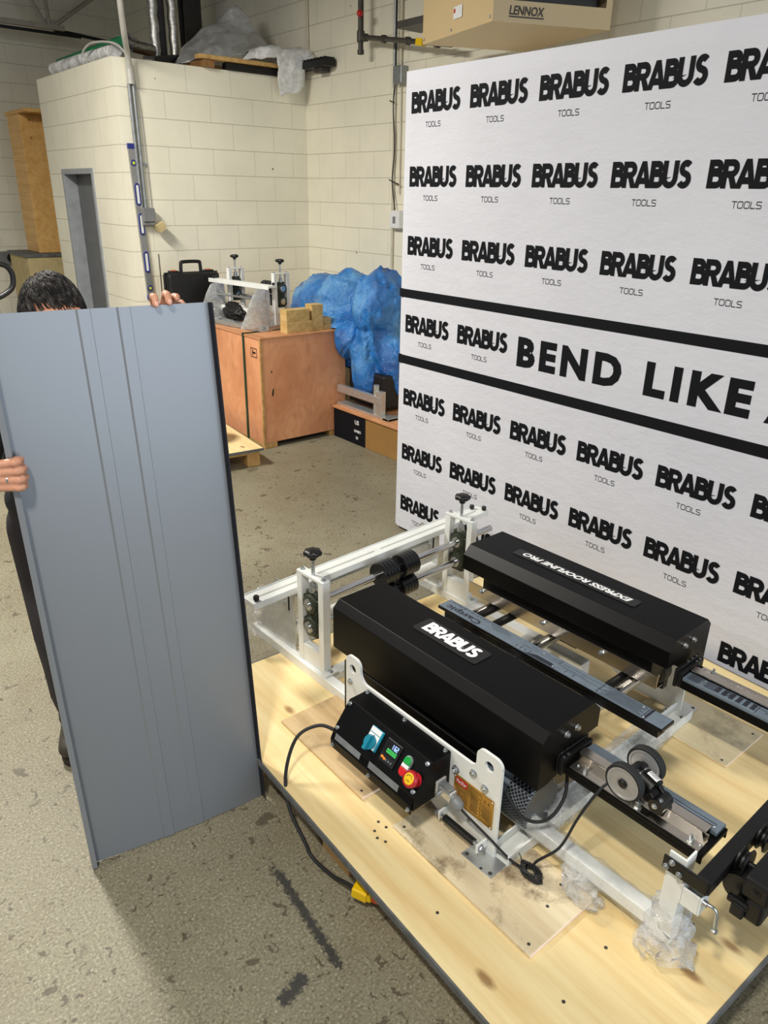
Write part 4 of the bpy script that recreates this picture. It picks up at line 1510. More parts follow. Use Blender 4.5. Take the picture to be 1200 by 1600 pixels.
def side_plate(u0, u1):
    zt_, zl = 0.42, 0.492
    P = []
    # outline in (v, z), counter-clockwise starting bottom near end
    P += [(-0.32, 0.158)]
    P += [(-0.32, 0.47)] + arc(-0.295, 0.467, 0.025, 180, 90, 6)
    P += arc(-0.255, 0.467, 0.025, 90, 0, 6)
    P += arc(-0.21, zt_ + 0.02, 0.02, 180, 270, 5)
    P += arc(0.235, zt_ + 0.035, 0.035, 270, 350, 6)
    P += arc(0.295, 0.467, 0.025, 165, 90, 5) + arc(0.318, 0.467, 0.025, 90, 0, 6)
    P += [(0.343, 0.25), (0.0, 0.25)] + arc(-0.06, 0.21, 0.06, 60, 0, 5)[::1]
    P += [(-0.12, 0.158)]
    hole = [(-0.276 + 0.016 * cos(a), 0.452 + 0.016 * sin(a)) for a in [i * 2 * pi / 20 for i in range(20)]]
    hole2 = [(0.308 + 0.0155 * cos(a), 0.447 + 0.0155 * sin(a)) for a in [i * 2 * pi / 20 for i in range(20)]]
    # triangulate polygon with holes through a 2D curve
    cu = bpy.data.curves.new('plate', 'CURVE')
    cu.dimensions = '2D'
    cu.fill_mode = 'BOTH'
    cu.extrude = (u1 - u0) / 2
    for loop in (P, hole, hole2):
        s = cu.splines.new('POLY')
        s.points.add(len(loop) - 1)
        for pt, q in zip(s.points, loop):
            pt.co = (q[0], q[1], 0, 1)
        s.use_cyclic_u = True
    o = bpy.data.objects.new('plate', cu)
    COL.objects.link(o)
    dg = bpy.context.evaluated_depsgraph_get()
    me = o.evaluated_get(dg).to_mesh()
    um = (u0 + u1) / 2
    vs = [(um + v.co.z, v.co.x, v.co.y) for v in me.vertices]
    fs = [tuple(p.vertices) for p in me.polygons]
    o.evaluated_get(dg).to_mesh_clear()
    bpy.data.objects.remove(o)
    bpy.data.curves.remove(cu)
    return MB().add(vs, fs)


sp1 = part(side_plate(-0.285, -0.276), 'side_plate', 'white_paint')
sp2 = part(side_plate(0.712, 0.721), 'side_plate', 'white_paint')
bolts([((-0.285, v, z), (-1, 0, 0), 0.0105, 0.008) for v, z in ((-0.160, 0.365), (-0.225, 0.395), (-0.268, 0.372))] + [((-0.285, 0.32, 0.395), (-1, 0, 0), 0.009, 0.007)], 'plate_bolt', 'zinc', sp1)
# small dark hole rings on the plate under the gold plate
b = MB().cyl((-0.2853, -0.22, 0.222), (-0.2862, -0.22, 0.222), 0.006, n=12)
part(b, 'grub_screw', 'galvanised', sp1)

# foot plates
for (u0, u1, v0, v1) in ((-0.345, -0.235, -0.362, -0.25), (0.675, 0.785, -0.352, -0.27)):
    fp = part(MB().box(u0, u1, v0, v1, 0.150 + 0.0085, 0.1625), 'foot_plate', 'aluminium', bevel=0.002)
    for u in (u0 + 0.013, u1 - 0.013):
        for v in (v0 + 0.013, v1 - 0.013):
            part(MB().cyl((u, v, 0.1626), (u, v, 0.1634), 0.006, n=12), 'foot_screw', 'gas_iron', fp)
# lever tube on the near plate
hd = part(MB().cyl((-0.315, -0.27, 0.20), (-0.315, -0.155, 0.20), 0.011, n=16), 'lever_sleeve', 'black_plastic')
part(MB().box(-0.33, -0.285, -0.295, -0.288, 0.185, 0.215), 'lever_bracket', 'white_paint', hd, bevel=0.002)
part(MB().box(-0.322, -0.285, -0.14, -0.134, 0.185, 0.215), 'lever_bracket', 'white_paint', hd, bevel=0.002)
b = MB().cyl((-0.315, -0.30, 0.20), (-0.315, -0.125, 0.20), 0.006, n=12)
hexbolt(b, (-0.315, -0.296, 0.20), (0, -1, 0), 0.009, 0.006)
hexbolt(b, (-0.315, -0.13, 0.20), (0, 1, 0), 0.009, 0.006)
part(b, 'lever_bolt', 'zinc', hd)

# gold rating plate
gp = part(MB().box(-0.2875, -0.2852, -0.305, -0.157, 0.252, 0.352), 'rating_plate', 'gold_plate', bevel=0.001)
MX = ((0, -1, 0), (0, 0, 1))


def gtxt(mb, s, v, z, h, w=None, bold=0.0):
    vs, fs = text_geo(s, 0.05, bold=bold, ext=0.0)
    put(mb, (fit(vs, w, h), fs), frame((-0.2879, v, z), *MX))


rp = part(MB().box(-0.2880, -0.2874, -0.208, -0.165, 0.324, 0.345), 'red_badge', 'red_print', gp)
b = MB()
gtxt(b, 'PanZer', -0.168, 0.329, 0.011, 0.037, 0.0015)
b.xf(Matrix.Translation((-0.0003, 0, 0)))
part(b, 'badge_text', 'label_white', gp)
b = MB()
gtxt(b, 'C E', -0.270, 0.325, 0.010, 0.022, 0.0005)


def frame_box(mb, v0, v1, z0, z1, t=0.0007):
    for a in ((v0, v1, z0, z0 + t), (v0, v1, z1 - t, z1), (v0, v0 + t, z0, z1), (v1 - t, v1, z0, z1)):
        mb.box(-0.2879, -0.2874, *a)


frame_box(b, -0.262, -0.222, 0.325, 0.342)
for i in range(9):
    z = 0.316 - i * 0.0062
    b.box(-0.2879, -0.2874, -0.185 - 0.004 * (i % 3), -0.166, z, z + 0.0022)
    b.box(-0.2879, -0.2874, -0.250 + 0.003 * (i % 2), -0.222, z, z + 0.0022)
frame_box(b, -0.212, -0.192, 0.268, 0.318)
frame_box(b, -0.298, -0.258, 0.262, 0.318)
for i in range(7):
    z = 0.272 + i * 0.0062
    b.box(-0.2879, -0.2874, -0.294, -0.262 - 0.003 * (i % 3), z, z + 0.0018)
    b.box(-0.2879, -0.2874, -0.209, -0.195, z, z + 0.0018)
b.box(-0.2879, -0.2874, -0.30, -0.165, 0.256, 0.2572)
part(b, 'plate_print', 'dark_print', gp)
for v, z in ((-0.162, 0.346), (-0.300, 0.346), (-0.300, 0.257), (-0.162, 0.257)):
    part(MB().ball((-0.288, v, z), 0.0028, 8, 6), 'rivet', 'zinc', gp)

# ------------------------------------------------------------------ hoods


def hood(sign, uo, ui, v0, v1, badge):
    """sign +1: outer face towards +u"""
    zt_, zo, zi = 0.58, 0.398, 0.482
    co, ch = 0.027, 0.036
    t = 0.003
    s = sign
    prof = [(uo, zo), (uo, zt_ - co), (uo - s * co, zt_), (ui + s * ch, zt_), (ui, zt_ - ch), (ui, zi)]
    inner = [(uo - s * t, zo), (uo - s * t, zt_ - co - t * .4), (uo - s * (co + t * .4), zt_ - t), (ui + s * (ch + t * .4), zt_ - t), (ui + s * t, zt_ - ch - t * .4), (ui + s * t, zi)]
    mb = MB()
    n = len(prof)
    vs = [(p[0], v, p[1]) for v in (v0, v1) for p in prof] + [(p[0], v, p[1]) for v in (v0, v1) for p in inner]
    fs = []
    for i in range(n - 1):
        fs.append((i, i + 1, n + i + 1, n + i))
        fs.append((2 * n + i, 3 * n + i, 3 * n + i + 1, 2 * n + i + 1))
    fs += [(0, n, 3 * n, 2 * n), (n - 1, 3 * n - 1, 4 * n - 1, 2 * n - 1)]
    mb.add(vs, fs)
    cap = prof + [(ui + s * 0.045, zi - 0.002), (ui + s * 0.14, 0.415), (uo - s * 0.03, zo - 0.002)]
    mb.prism(cap, 'y', v0, v0 + t)
    mb.prism(cap, 'y', v1 - t, v1)
    return part(mb, 'hood', 'black_satin', bevel=0.0025)


h1 = hood(-1, -0.209, 0.048, -0.382, 0.512, None)
h2 = hood(1, 0.708, 0.452, -0.362, 0.530, None)
for hd_, uu, vv in ((h1, (-0.105, -0.06), -0.382), (h2, (0.545, 0.60), -0.362)):
    bolts([((u, vv, 0.535), (0, -1, 0), 0.0078, 0.008) for u in uu], 'end_bolt', 'zinc', hd_)
# name badges

def rounded(cx, cy, w, h, r):
    return arc(cx + w / 2 - r, cy + h / 2 - r, r, 0, 90, 5) + arc(cx - w / 2 + r, cy + h / 2 - r, r, 90, 180, 5) + arc(cx - w / 2 + r, cy - h / 2 + r, r, 180, 270, 5) + arc(cx + w / 2 - r, cy - h / 2 + r, r, 270, 360, 5)


bp = part(MB().prism(rounded(-0.073, 0.085, 0.083, 0.272, 0.012), 'z', 0.5801, 0.5825), 'name_badge', 'black_gloss', h1, bevel=0.001)
b = put(MB(), wordmark(0.222, 0.056), frame((-0.098, 0.195, 0.5831), (0, -1, 0), (1, 0, 0)))
part(b, 'badge_lettering', 'white_print', h1)
vs, fs = text_geo('EXPRESS ROOFLINE PRO', 0.05, bold=0.0022, ext=0.0, shear=0.25)
vs = fit(vs, 0.47, 0.030)
part(MB().prism(rounded(0.580, 0.104, 0.055, 0.535, 0.010), 'z', 0.5801, 0.5825), 'name_badge', 'black_gloss', h2, bevel=0.001)
b = put(MB(), (vs, fs), frame((0.597, -0.135, 0.5831), (0, 1, 0), (-1, 0, 0)))
part(b, 'badge_lettering', 'white_print', h2)

# inner carriages below the hoods
part(MB().box(-0.15, 0.02, -0.30, 0.44, 0.30, 0.47), 'roller_carriage', 'black_iron', bevel=0.004)
part(MB().box(0.50, 0.66, -0.29, 0.46, 0.37, 0.48), 'roller_carriage', 'black_iron', bevel=0.004)
part(MB().box(0.462, 0.466, -0.335, 0.50, 0.385, 0.435).box(0.466, 0.50, -0.335, 0.50, 0.385, 0.389), 'carriage_strip', 'steel_brushed', bevel=0.001)
for v in (0.42, 0.12, -0.13):
    b = hexbolt(MB(), (0.452, v, 0.425), (-1, 0, 0.4), 0.008, 0.012)
    b.cyl((0.47, v, 0.42), (0.445, v, 0.428), 0.005, n=10)
    part(b, 'strip_bolt', 'zinc')
part(MB().box(-0.205, -0.18, -0.30, 0.10, 0.40, 0.43), 'tray_strip', 'slate_film', bevel=0.003)
for v, r, m_ in ((0.395, 0.013, 'chrome'), (0.37, 0.013, 'black_iron'), (0.29, 0.016, 'black_iron'), (0.095, 0.019, 'chrome'), (-0.205, 0.014, 'black_iron'), (-0.245, 0.019, 'chrome')):
    part(MB().cyl((-0.12, v, 0.36), (0.66, v, 0.36), r, n=20), 'cross_shaft', m_)
for u, v in ((0.585, 0.095), (0.61, -0.245)):
    pb = part(MB().lathe((u, v, 0.36), (-1, 0, 0), [(0.02, 0.03), (0.045, 0.03), (0.055, 0.02), (0.055, -0.02), (0.0, -0.02)], 28).box(u - 0.015, u + 0.015, v - 0.05, v + 0.05, 0.30, 0.34), 'shaft_bearing', 'black_iron', bevel=0.002)
    part(MB().lathe((u - 0.031, v, 0.36), (-1, 0, 0), [(0.0195, -0.004), (0.0195, 0.006), (0.032, 0.006), (0.032, 0.0), (0.04, 0.0)], 24), 'bearing_ring', 'chrome', pb)
for v in (0.40, 0.29, -0.205):
    part(MB().box(0.535, 0.57, v - 0.03, v + 0.03, 0.34, 0.385), 'shaft_block', 'black_iron', bevel=0.003)

part(MB().box(-0.217, -0.207, -0.20, 0.44, 0.17, 0.385), 'dark_gap_fill', 'black_satin', bevel=0.002)  # added black panel standing in for the shadow in the gap under the hood
# motor below the front hood
mo = part(MB().cyl((-0.12, -0.14, 0.265), (-0.12, -0.265, 0.265), 0.08, n=32), 'motor', 'slate_film')
part(MB().lathe((-0.12, -0.335, 0.265), (0, -1, 0), [(0.0805, 0.07), (0.0805, 0.0), (0.0, 0.0)][::-1] and [(0.0805, -0.07), (0.0805, 0.0), (0.074, 0.006), (0.0, 0.006)], 40), 'fan_grille', 'vent_lattice', mo)
part(MB().tube(smooth_path([(-0.24, -0.30, 0.36), (-0.225, -0.36, 0.30), (-0.17, -0.40, 0.29), (-0.10, -0.40, 0.33), (-0.06, -0.37, 0.40)]), 0.005, 8), 'motor_cable', 'black_rubber', mo)

# centre table strip with printed acrylic film
ct = part(MB().box(0.212, 0.281, -0.492, 0.424, 0.438, 0.450), 'centre_table', 'black_gloss', bevel=0.002)
part(MB().box(0.225, 0.268, -0.475, 0.40, 0.405, 0.437), 'table_beam', 'black_iron', ct)
part(MB().box(0.215, 0.278, -0.488, 0.421, 0.4501, 0.4508), 'protective_film', 'slate_film', ct)


def cz(mb, s, u, v, h, w=None, bold=0.0, z=0.4512):
    """lettering on the table read from the far side (x along +v, up towards -u)"""
    vs, fs = text_geo(s, 0.05, bold=bold, ext=0.0)
    return put(mb, (fit(vs, w, h), fs), frame((u, v, z), (0, 1, 0), (-1, 0, 0)))


b = MB()
cz(b, 'Castpic', 0.257, 0.235, 0.036, 0.165, 0.0012)
cz(b, 'CAST ACRYLIC', 0.273, 0.215, 0.009, 0.19)
z0, z1 = 0.4509, 0.4513
for i in range(7):
    v = 0.17 - i * 0.011
    b.add([(0.240 + 0.002 * i, v, z1), (0.240 + 0.002 * i, v + 0.003, z1), (0.274, v + 0.045, z1), (0.274, v + 0.042, z1)], [(0, 1, 2, 3)])
for i in range(4):
    b.box(0.222, 0.236 + 0.006 * (i % 2), 0.06 - i * 0.018, 0.062 - i * 0.018, z0, z1)
b.add([(0.217, 0.02, z1), (0.236, -0.02, z1), (0.236, -0.085, z1), (0.217, -0.105, z1)], [(0, 1, 2, 3)])
for (u0, u1, v0, v1) in ((0.25, 0.251, -0.20, 0.05), (0.262, 0.263, -0.42, 0.02), (0.243, 0.244, -0.30, -0.12), (0.22, 0.276, -0.262, -0.260), (0.276, 0.277, -0.42, -0.262), (0.220, 0.221, -0.42, -0.262), (0.22, 0.276, -0.420, -0.418),
                          (0.238, 0.239, -0.30, -0.262), (0.25, 0.276, -0.10, -0.0985), (0.225, 0.24, -0.17, -0.168), (0.225, 0.24, -0.14, -0.138)):
    b.box(u0, u1, v0, v1, z0, z1)
for i in range(7):
    b.box(0.226 + i * 0.007, 0.2285 + i * 0.007, -0.412 + 0.01 * (i % 2), -0.275 - 0.012 * (i % 3), z0, z1)
b.box(0.214, 0.279, -0.432, -0.424, z0, z1)
part(b, 'film_print', 'slate_print', ct)
for u, v in ((0.265, -0.40), (0.222, -0.425), (0.262, -0.03), (0.222, -0.095)):
    part(MB().ball((u, v, 0.4512), 0.004, 10, 6), 'table_screw', 'zinc', ct)


# ------------------------------------------------------------------ guide beds at the near end
def sun_print(mb, u, v, z, r):
    for i in range(12):
        a = 2 * pi * i / 12
        d, e = Vector((cos(a), sin(a), 0)), Vector((-sin(a), cos(a), 0))
        c = Vector((u, v, z))
        mb.add([c + d * r * 0.62 - e * r * .1, c + d * r * 0.62 + e * r * .1, c + d * r * 1.1], [(0, 1, 2)])
    pts = [(u + r * .5 * cos(a), v + r * .5 * sin(a)) for a in [2 * pi * i / 20 for i in range(21)]]
    st, f = stroke(pts, r * .16)
    mb.add([(p[0], p[1], z) for p in st], f)


def guide_bed(u0, u1, v0, v1, s, z=0.448):
    """s=+1: steel strip on the -u side, film on the +u side; s=-1 the other way"""
    def U(a):
        return (u0 + a) if s > 0 else (u1 - a)

    def bx(mb, a0, a1, v0_, v1_, z0_, z1_):
        x0, x1 = sorted((U(a0), U(a1)))
        return mb.box(x0, x1, v0_, v1_, z0_, z1_)
    w = u1 - u0
    bed = part(bx(MB(), 0, w, v0, v1, z - 0.012, z).box(u0, u0 + 0.006, v0, v1, z - 0.028, z - 0.012).box(u1 - 0.006, u1, v0, v1, z - 0.028, z - 0.012), 'guide_bed', 'black_satin', bevel=0.002)
    g = bx(MB(), 0.004, 0.052, v0 + 0.012, v1 - 0.01, z, z + 0.003)
    bx(g, 0.049, 0.052, v0 + 0.012, v1 - 0.01, z + 0.003, z + 0.022)
    bx(g, 0.052, 0.083, v0 + 0.022, v1 - 0.004, z + 0.018, z + 0.022)
    x0, x1, x2 = U(0.030), U(0.049), U(0.049)
    g.add([(x0, v0 + 0.012, z + 0.0032), (x0, v1 - 0.05, z + 0.0032), (x1, v1 - 0.05, z + 0.020), (x1, v0 + 0.03, z + 0.020)], [(0, 1, 2, 3)])
    st = part(g, 'steel_guide', 'steel_brushed', bed, bevel=0.001)
    f = bx(MB(), 0.080, w - 0.002, v0 + 0.006, v1 - 0.002, z, z + 0.012)
    fl = part(f, 'film_strip', 'slate_film', bed, bevel=0.002)
    b = MB()
    L = v1 - v0
    for i in range(6):
        va = v1 - 0.10 - i * 0.022
        bx(b, 0.085, w - 0.012, va - 0.013, va, z + 0.0121, z + 0.0126)
    bx(b, 0.094, 0.096, v0 + 0.02, v0 + 0.17, z + 0.0121, z + 0.0126)
    bx(b, 0.104, 0.106, v0 + 0.02, v0 + 0.15, z + 0.0121, z + 0.0126)
    bx(b, 0.084, w - 0.004, v0 + 0.17, v0 + 0.172, z + 0.0121, z + 0.0126)
    part(b, 'film_print', 'slate_print', fl)
    for v in (v0 + 0.04, v1 - 0.05):
        b = hexbolt(MB(), (U(0.02), v, z + 0.003), (0, 0, 1), 0.0075, 0.008)
        b.cyl((U(0.02), v, z + 0.01), (U(0.02), v, z + 0.022), 0.004, n=8)
        part(b, 'guide_bolt', 'zinc', st)
        part(MB().ball((U(0.024), v + (0.025 if v > (v0 + v1) / 2 else -0.022), z + 0.003), 0.0045, 10, 6), 'guide_screw', 'zinc', st)
    for v in (v0 + 0.13, v0 + 0.02, v1 - 0.06):
        part(MB().ball((U(0.092), v, z + 0.0122), 0.0042, 10, 6), 'film_screw', 'zinc', fl)
    # clamp blocks joining the hood end
    k = bx(MB(), -0.012, w * 0.98, v1 + 0.001, v1 + 0.014, z - 0.03, z + 0.022)
    bx(k, -0.012, w * 0.98, v1 + 0.016, v1 + 0.027, z - 0.035, z + 0.03)
    cb_ = part(k, 'clamp_block', 'black_iron', bed, bevel=0.002)
    for a in (0.004, 0.03, 0.056):
        part(MB().cyl((U(a), v1 + 0.021, z + 0.03), (U(a), v1 + 0.021, z + 0.0315), 0.0042, n=10), 'clamp_screw', 'zinc', cb_)
    for a in (0.002, 0.022):
        part(MB().cyl((U(a), v1 + 0.008, z + 0.022), (U(a), v1 + 0.008, z + 0.0235), 0.0042, n=10), 'clamp_screw', 'zinc', cb_)
    return bed


bed1 = guide_bed(-0.120, 0.008, -0.788, -0.400, 1)
bed2 = guide_bed(0.482, 0.612, -0.80, -0.400, -1)
b = MB()
sun_print(b, 0.512, -0.535, 0.4608, 0.016)
for i in range(6):
    b.box(0.492 + i * 0.006, 0.4945 + i * 0.006, -0.45, -0.415 + 0.004 * (i % 2), 0.4602, 0.4607)
    b.box(0.492 + i * 0.006, 0.4945 + i * 0.006, -0.50, -0.468 + 0.004 * (i % 2), 0.4602, 0.4607)
part(b, 'sun_print', 'slate_print', bed2)

# measuring wheel unit on the front bed
me_ = part(MB().cyl((-0.085, -0.571, 0.515), (-0.045, -0.571, 0.515), 0.02, n=20).cyl((-0.066, -0.575, 0.513), (-0.072, -0.628, 0.502), 0.030, n=28), 'length_encoder', 'black_gloss')
for u in (-0.118, -0.02):
    wv = -0.571
    tyre = MB().lathe((u - 0.011, wv, 0.514), (1, 0, 0), [(0.043, 0.0), (0.049, 0.0), (0.0505, 0.003), (0.0505, 0.019), (0.049, 0.022), (0.043, 0.022)], 40)
    wh = part(tyre, 'measuring_wheel', 'black_rubber', me_)
    part(MB().lathe((u - 0.0115, wv, 0.514), (1, 0, 0), [(0.0, 0.003), (0.016, 0.003), (0.016, 0.0015), (0.037, 0.0015), (0.039, 0.0), (0.0435, 0.0), (0.0435, 0.023), (0.039, 0.023), (0.037, 0.0215), (0.0, 0.0215)], 40), 'wheel_disc', 'wheel_grey', wh)
    part(MB().lathe((u - 0.015, wv, 0.514), (1, 0, 0), [(0.0, 0.0), (0.008, 0.0), (0.012, 0.003), (0.012, 0.028), (0.0, 0.028)], 20), 'wheel_hub', 'black_plastic', wh)
# silver band, label, arm and clamp
d_ = (Vector((-0.072, -0.628, 0.502)) - Vector((-0.066, -0.575, 0.513))).normalized()
o_ = Vector((-0.066, -0.575, 0.513))
part(MB().cyl(o_ + d_ * 0.010, o_ + d_ * 0.014, 0.0308, n=28), 'silver_band', 'chrome', me_)
sd = d_.orthogonal().normalized()
upv = Vector((0, 0, 1)) - d_ * d_.z
upv.normalize()
sdv = d_.cross(upv)
vs, fs = [], []
for i in range(9):
    a = radians(20 + 80 * i / 8)
    q = (upv * sin(a) - sdv * cos(a)) * 0.0305
    vs += [o_ + d_ * 0.022 + q, o_ + d_ * 0.052 + q]
fs = [(2 * i, 2 * i + 2, 2 * i + 3, 2 * i + 1) for i in range(8)]
part(MB().add(vs, fs, True), 'maker_label', 'label_white', me_)
vs, fs = [], []
for rr in range(5):
    for i in range(1, 7):
        for q in (0, 1):
            pass
b = MB()
for rr in range(6):
    h0 = 0.025 + rr * 0.0042
    for i in range(1 + rr % 2, 7):
        a0, a1 = radians(20 + 10 * i), radians(20 + 10 * i + 8)
        c0 = (upv * sin(a0) - sdv * cos(a0)) * 0.0307
        c1 = (upv * sin(a1) - sdv * cos(a1)) * 0.0307
        b.add([o_ + d_ * h0 + c0, o_ + d_ * h0 + c1, o_ + d_ * (h0 + .0016) + c1, o_ + d_ * (h0 + .0016) + c0], [(0, 1, 2, 3)])
part(b, 'label_print', 'dark_print', me_)
part(MB().bar((-0.072, -0.615, 0.494), (-0.082, -0.650, 0.480), 0.03, 0.022).bar((-0.05, -0.618, 0.50), (-0.060, -0.652, 0.484), 0.012, 0.026), 'pivot_arm', 'black_plastic', me_, bevel=0.004)
b = MB().cyl((-0.10, -0.650, 0.480), (-0.05, -0.650, 0.480), 0.020, n=24)
pv = part(b, 'pivot_clamp', 'black_plastic', me_)
bolts([((-0.10, -0.648, 0.482), (-1, 0, 0), 0.006, 0.005), ((-0.09, -0.656, 0.499), (-0.3, 0, 1), 0.005, 0.004)], 'clamp_bolt', 'zinc', pv)
b = MB().cyl((-0.105, -0.607, 0.448), (-0.105, -0.607, 0.475), 0.006, n=10)
hexbolt(b, (-0.105, -0.607, 0.452), (0, 0, 1), 0.010, 0.008)
hexbolt(b, (-0.105, -0.607, 0.466), (0, 0, 1), 0.009, 0.008)
part(b, 'stop_bolt', 'zinc', me_)

# ------------------------------------------------------------------ end post, clamp, cutter arm
ep = part(MB().box(-0.190, -0.184, -0.785, -0.742, 0.205, 0.478).box(-0.184, -0.143, -0.785, -0.779, 0.205, 0.478), 'end_post', 'white_paint', bevel=0.0015)
part(MB().box(-0.198, -0.155, -0.836, -0.832, 0.358, 0.412).box(-0.198, -0.155, -0.791, -0.787, 0.358, 0.418).box(-0.198, -0.194, -0.832, -0.791, 0.358, 0.412).box(-0.159, -0.155, -0.832, -0.791, 0.358, 0.412).box(-0.194, -0.159, -0.832, -0.791, 0.375, 0.38), 'clamp_body', 'white_paint', ep, bevel=0.002)
part(MB().tube(smooth_path([(-0.188, -0.834, 0.398), (-0.188, -0.848, 0.400), (-0.186, -0.860, 0.398), (-0.184, -0.868, 0.385), (-0.184, -0.870, 0.365), (-0.184, -0.872, 0.34)]), 0.0045, 10)
     .lathe((-0.184, -0.872, 0.332), (0, 0, 1), [(0, 0), (0.006, 0), (0.0075, 0.003), (0.0075, 0.009), (0.0045, 0.011)], 14).lathe((-0.188, -0.836, 0.398), (0, -1, 0), [(0.008, 0), (0.008, 0.010), (0.005, 0.011)], 14), 'crank_handle', 'zinc', ep)
ar = part(MB().box(-0.196, 0.62, -0.846, -0.812, 0.428, 0.468), 'cutter_arm', 'tool_black', bevel=0.003)
fl_ = part(MB().box(-0.2035, -0.1965, -0.843, -0.735, 0.430, 0.470), 'arm_flange', 'tool_black', ar, bevel=0.008)
bolts([((-0.2035, v, z), (-1, 0, 0.2), 0.006, 0.006) for v, z in ((-0.758, 0.462), (-0.746, 0.442), (-0.778, 0.442))], 'flange_bolt', 'zinc', ar)
for u in (-0.06, 0.045):
    v0 = -0.848
    pl = part(MB().lathe((u, v0, 0.452), (0, -1, 0), [(0.008, 0), (0.032, 0.0), (0.034, 0.004), (0.024, 0.009), (0.024, 0.014), (0.034, 0.019), (0.032, 0.023), (0.0, 0.023)], 28), 'guide_roller', 'black_plastic', ar)
    part(MB().cyl((u, v0 - 0.02, 0.452), (u, v0 - 0.075, 0.452), 0.007, n=12), 'roller_axle', 'black_iron', pl)
hb = part(MB().box(-0.125, 0.50, -0.945, -0.885, 0.42, 0.475).box(-0.125, -0.07, -0.94, -0.90, 0.36, 0.42), 'cutter_head', 'tool_black', bevel=0.008)
part(MB().box(-0.135, -0.10, -0.905, -0.875, 0.36, 0.395).box(-0.13, -0.115, -0.91, -0.862, 0.385, 0.402), 'trip_block', 'black_iron', hb, bevel=0.004)
part(MB().cyl((-0.10, -0.872, 0.405), (-0.04, -0.872, 0.405), 0.036, n=28), 'blade_holder', 'black_plastic', hb)
for u in (-0.07, 0.05):
    rg = part(MB().lathe((u, -0.947, 0.435), (0, -1, 0), [(0.022, 0.002), (0.038, 0.0), (0.040, 0.003), (0.040, 0.030), (0.038, 0.033), (0.024, 0.033), (0.022, 0.028), (0.022, 0.002)], 32), 'steel_roller', 'chrome', hb)
    part(MB().cyl((u, -0.942, 0.435), (u, -0.975, 0.435), 0.021, n=20), 'roller_core', 'black_iron', rg)
hexb = MB()
hexbolt(hexb, (-0.125, -0.915, 0.448), (-1, 0, 0), 0.009, 0.002)
part(hexb, 'socket_bolt', 'black_iron', hb)

# ------------------------------------------------------------------ control box
VL, VR = 0.232, -0.137
UF = -0.285
prof = [(UF, 0.412), (-0.358, 0.412), (-0.424, 0.326), (-0.408, 0.314), (-0.428, 0.309), (-0.428, 0.279), (-0.400, 0.268), (UF, 0.280)]
prof = [(UF, 0.412), (-0.358, 0.412), (-0.424, 0.326), (-0.424, 0.322), (-0.428, 0.279), (UF, 0.279)]
cx_ = part(MB().prism(prof, 'y', VR, VL), 'control_box', 'black_satin', bevel=0.002)
part(MB().prism([(-0.424, 0.322), (-0.434, 0.300), (-0.434, 0.270), (-0.431, 0.270), (-0.431, 0.299), (-0.4225, 0.3185)], 'y', VR + 0.002, VL), 'front_lip', 'black_satin', cx_, bevel=0.001)
b = MB()
for v0, v1 in ((0.215, 0.095), (0.055, -0.075)):
    b.add([(-0.4235, v0, 0.3262), (-0.4235, v1, 0.3262), (-0.4315, v1, 0.3065), (-0.4315, v0, 0.3065)], [(0, 1, 2, 3)])
part(b, 'lip_flange', 'galvanised', cx_)
# front panel frame: origin ridge, x along -v, y up the slope
fn = Vector((-0.358, 0, 0.412)) - Vector((-0.424, 0, 0.326))
fl = fn.length
fy = fn.normalized()
fx = Vector((0, -1, 0))
fz = fx.cross(fy)
FM = frame((-0.424, VL, 0.326), fx, fy)


def fpt(x, y, z=0.0):
    return FM @ Vector((x, y, z))


def fbox(mb, x0, x1, y0, y1, z0, z1):
    c = fpt((x0 + x1) / 2, (y0 + y1) / 2, (z0 + z1) / 2)
    return mb.hexa(c, fx * (x1 - x0) / 2, fy * (y1 - y0) / 2, fz * (z1 - z0) / 2)


it = [(fpt(x, y), fz, 0.0055, 0.006) for (x, y) in ((0.012, 0.098), (0.012, 0.015), (0.357, 0.098), (0.357, 0.012))]
for x in (0.012, 0.185, 0.357):
    it += [((-0.296, VL - x, 0.412), (0, 0, 1), 0.0055, 0.007), ((-0.434, VL - x, 0.283), (-1, 0, 0), 0.0055, 0.006)]
it += [((-0.33, VL, 0.39), (0, 1, 0), 0.005, 0.006)]
bolts(it, 'panel_screw', 'zinc', cx_)
# rotary selector
sw = part(fbox(MB(), 0.132, 0.184, 0.028, 0.092, 0.0, 0.007), 'selector_switch', 'teal_plastic', cx_, bevel=0.002)
part(fbox(fbox(MB(), 0.134, 0.177, 0.030, 0.073, 0.007, 0.0078), 0.134, 0.177, 0.0755, 0.090, 0.007, 0.0078), 'switch_plate', 'label_white', cx_)
b = MB()
for a, c_ in ((0.156, 0.068), (0.174, 0.052), (0.138, 0.052)):
    fbox(b, a - 0.002, a + 0.002, c_, c_ + 0.0012, 0.0078, 0.0082)
fbox(b, 0.155, 0.1565, 0.0685, 0.0715, 0.0078, 0.0082)
part(b, 'switch_print', 'black_print', cx_)
kb = MB().lathe(fpt(0.154, 0.046, 0.0078), fz, [(0.022, 0), (0.022, 0.006), (0.019, 0.009), (0.0, 0.009)], 28)
fbox(kb, 0.1475, 0.1605, 0.022, 0.068, 0.014, 0.028)
part(kb, 'switch_knob', 'teal_plastic', cx_, bevel=0.002)
# digital counter
dc = part(fbox(MB(), 0.202, 0.264, 0.022, 0.092, 0.0, 0.005), 'digital_counter', 'black_plastic', cx_, bevel=0.002)
part(fbox(MB(), 0.206, 0.260, 0.046, 0.088, 0.005, 0.0055), 'display_glass', 'black_gloss', cx_)


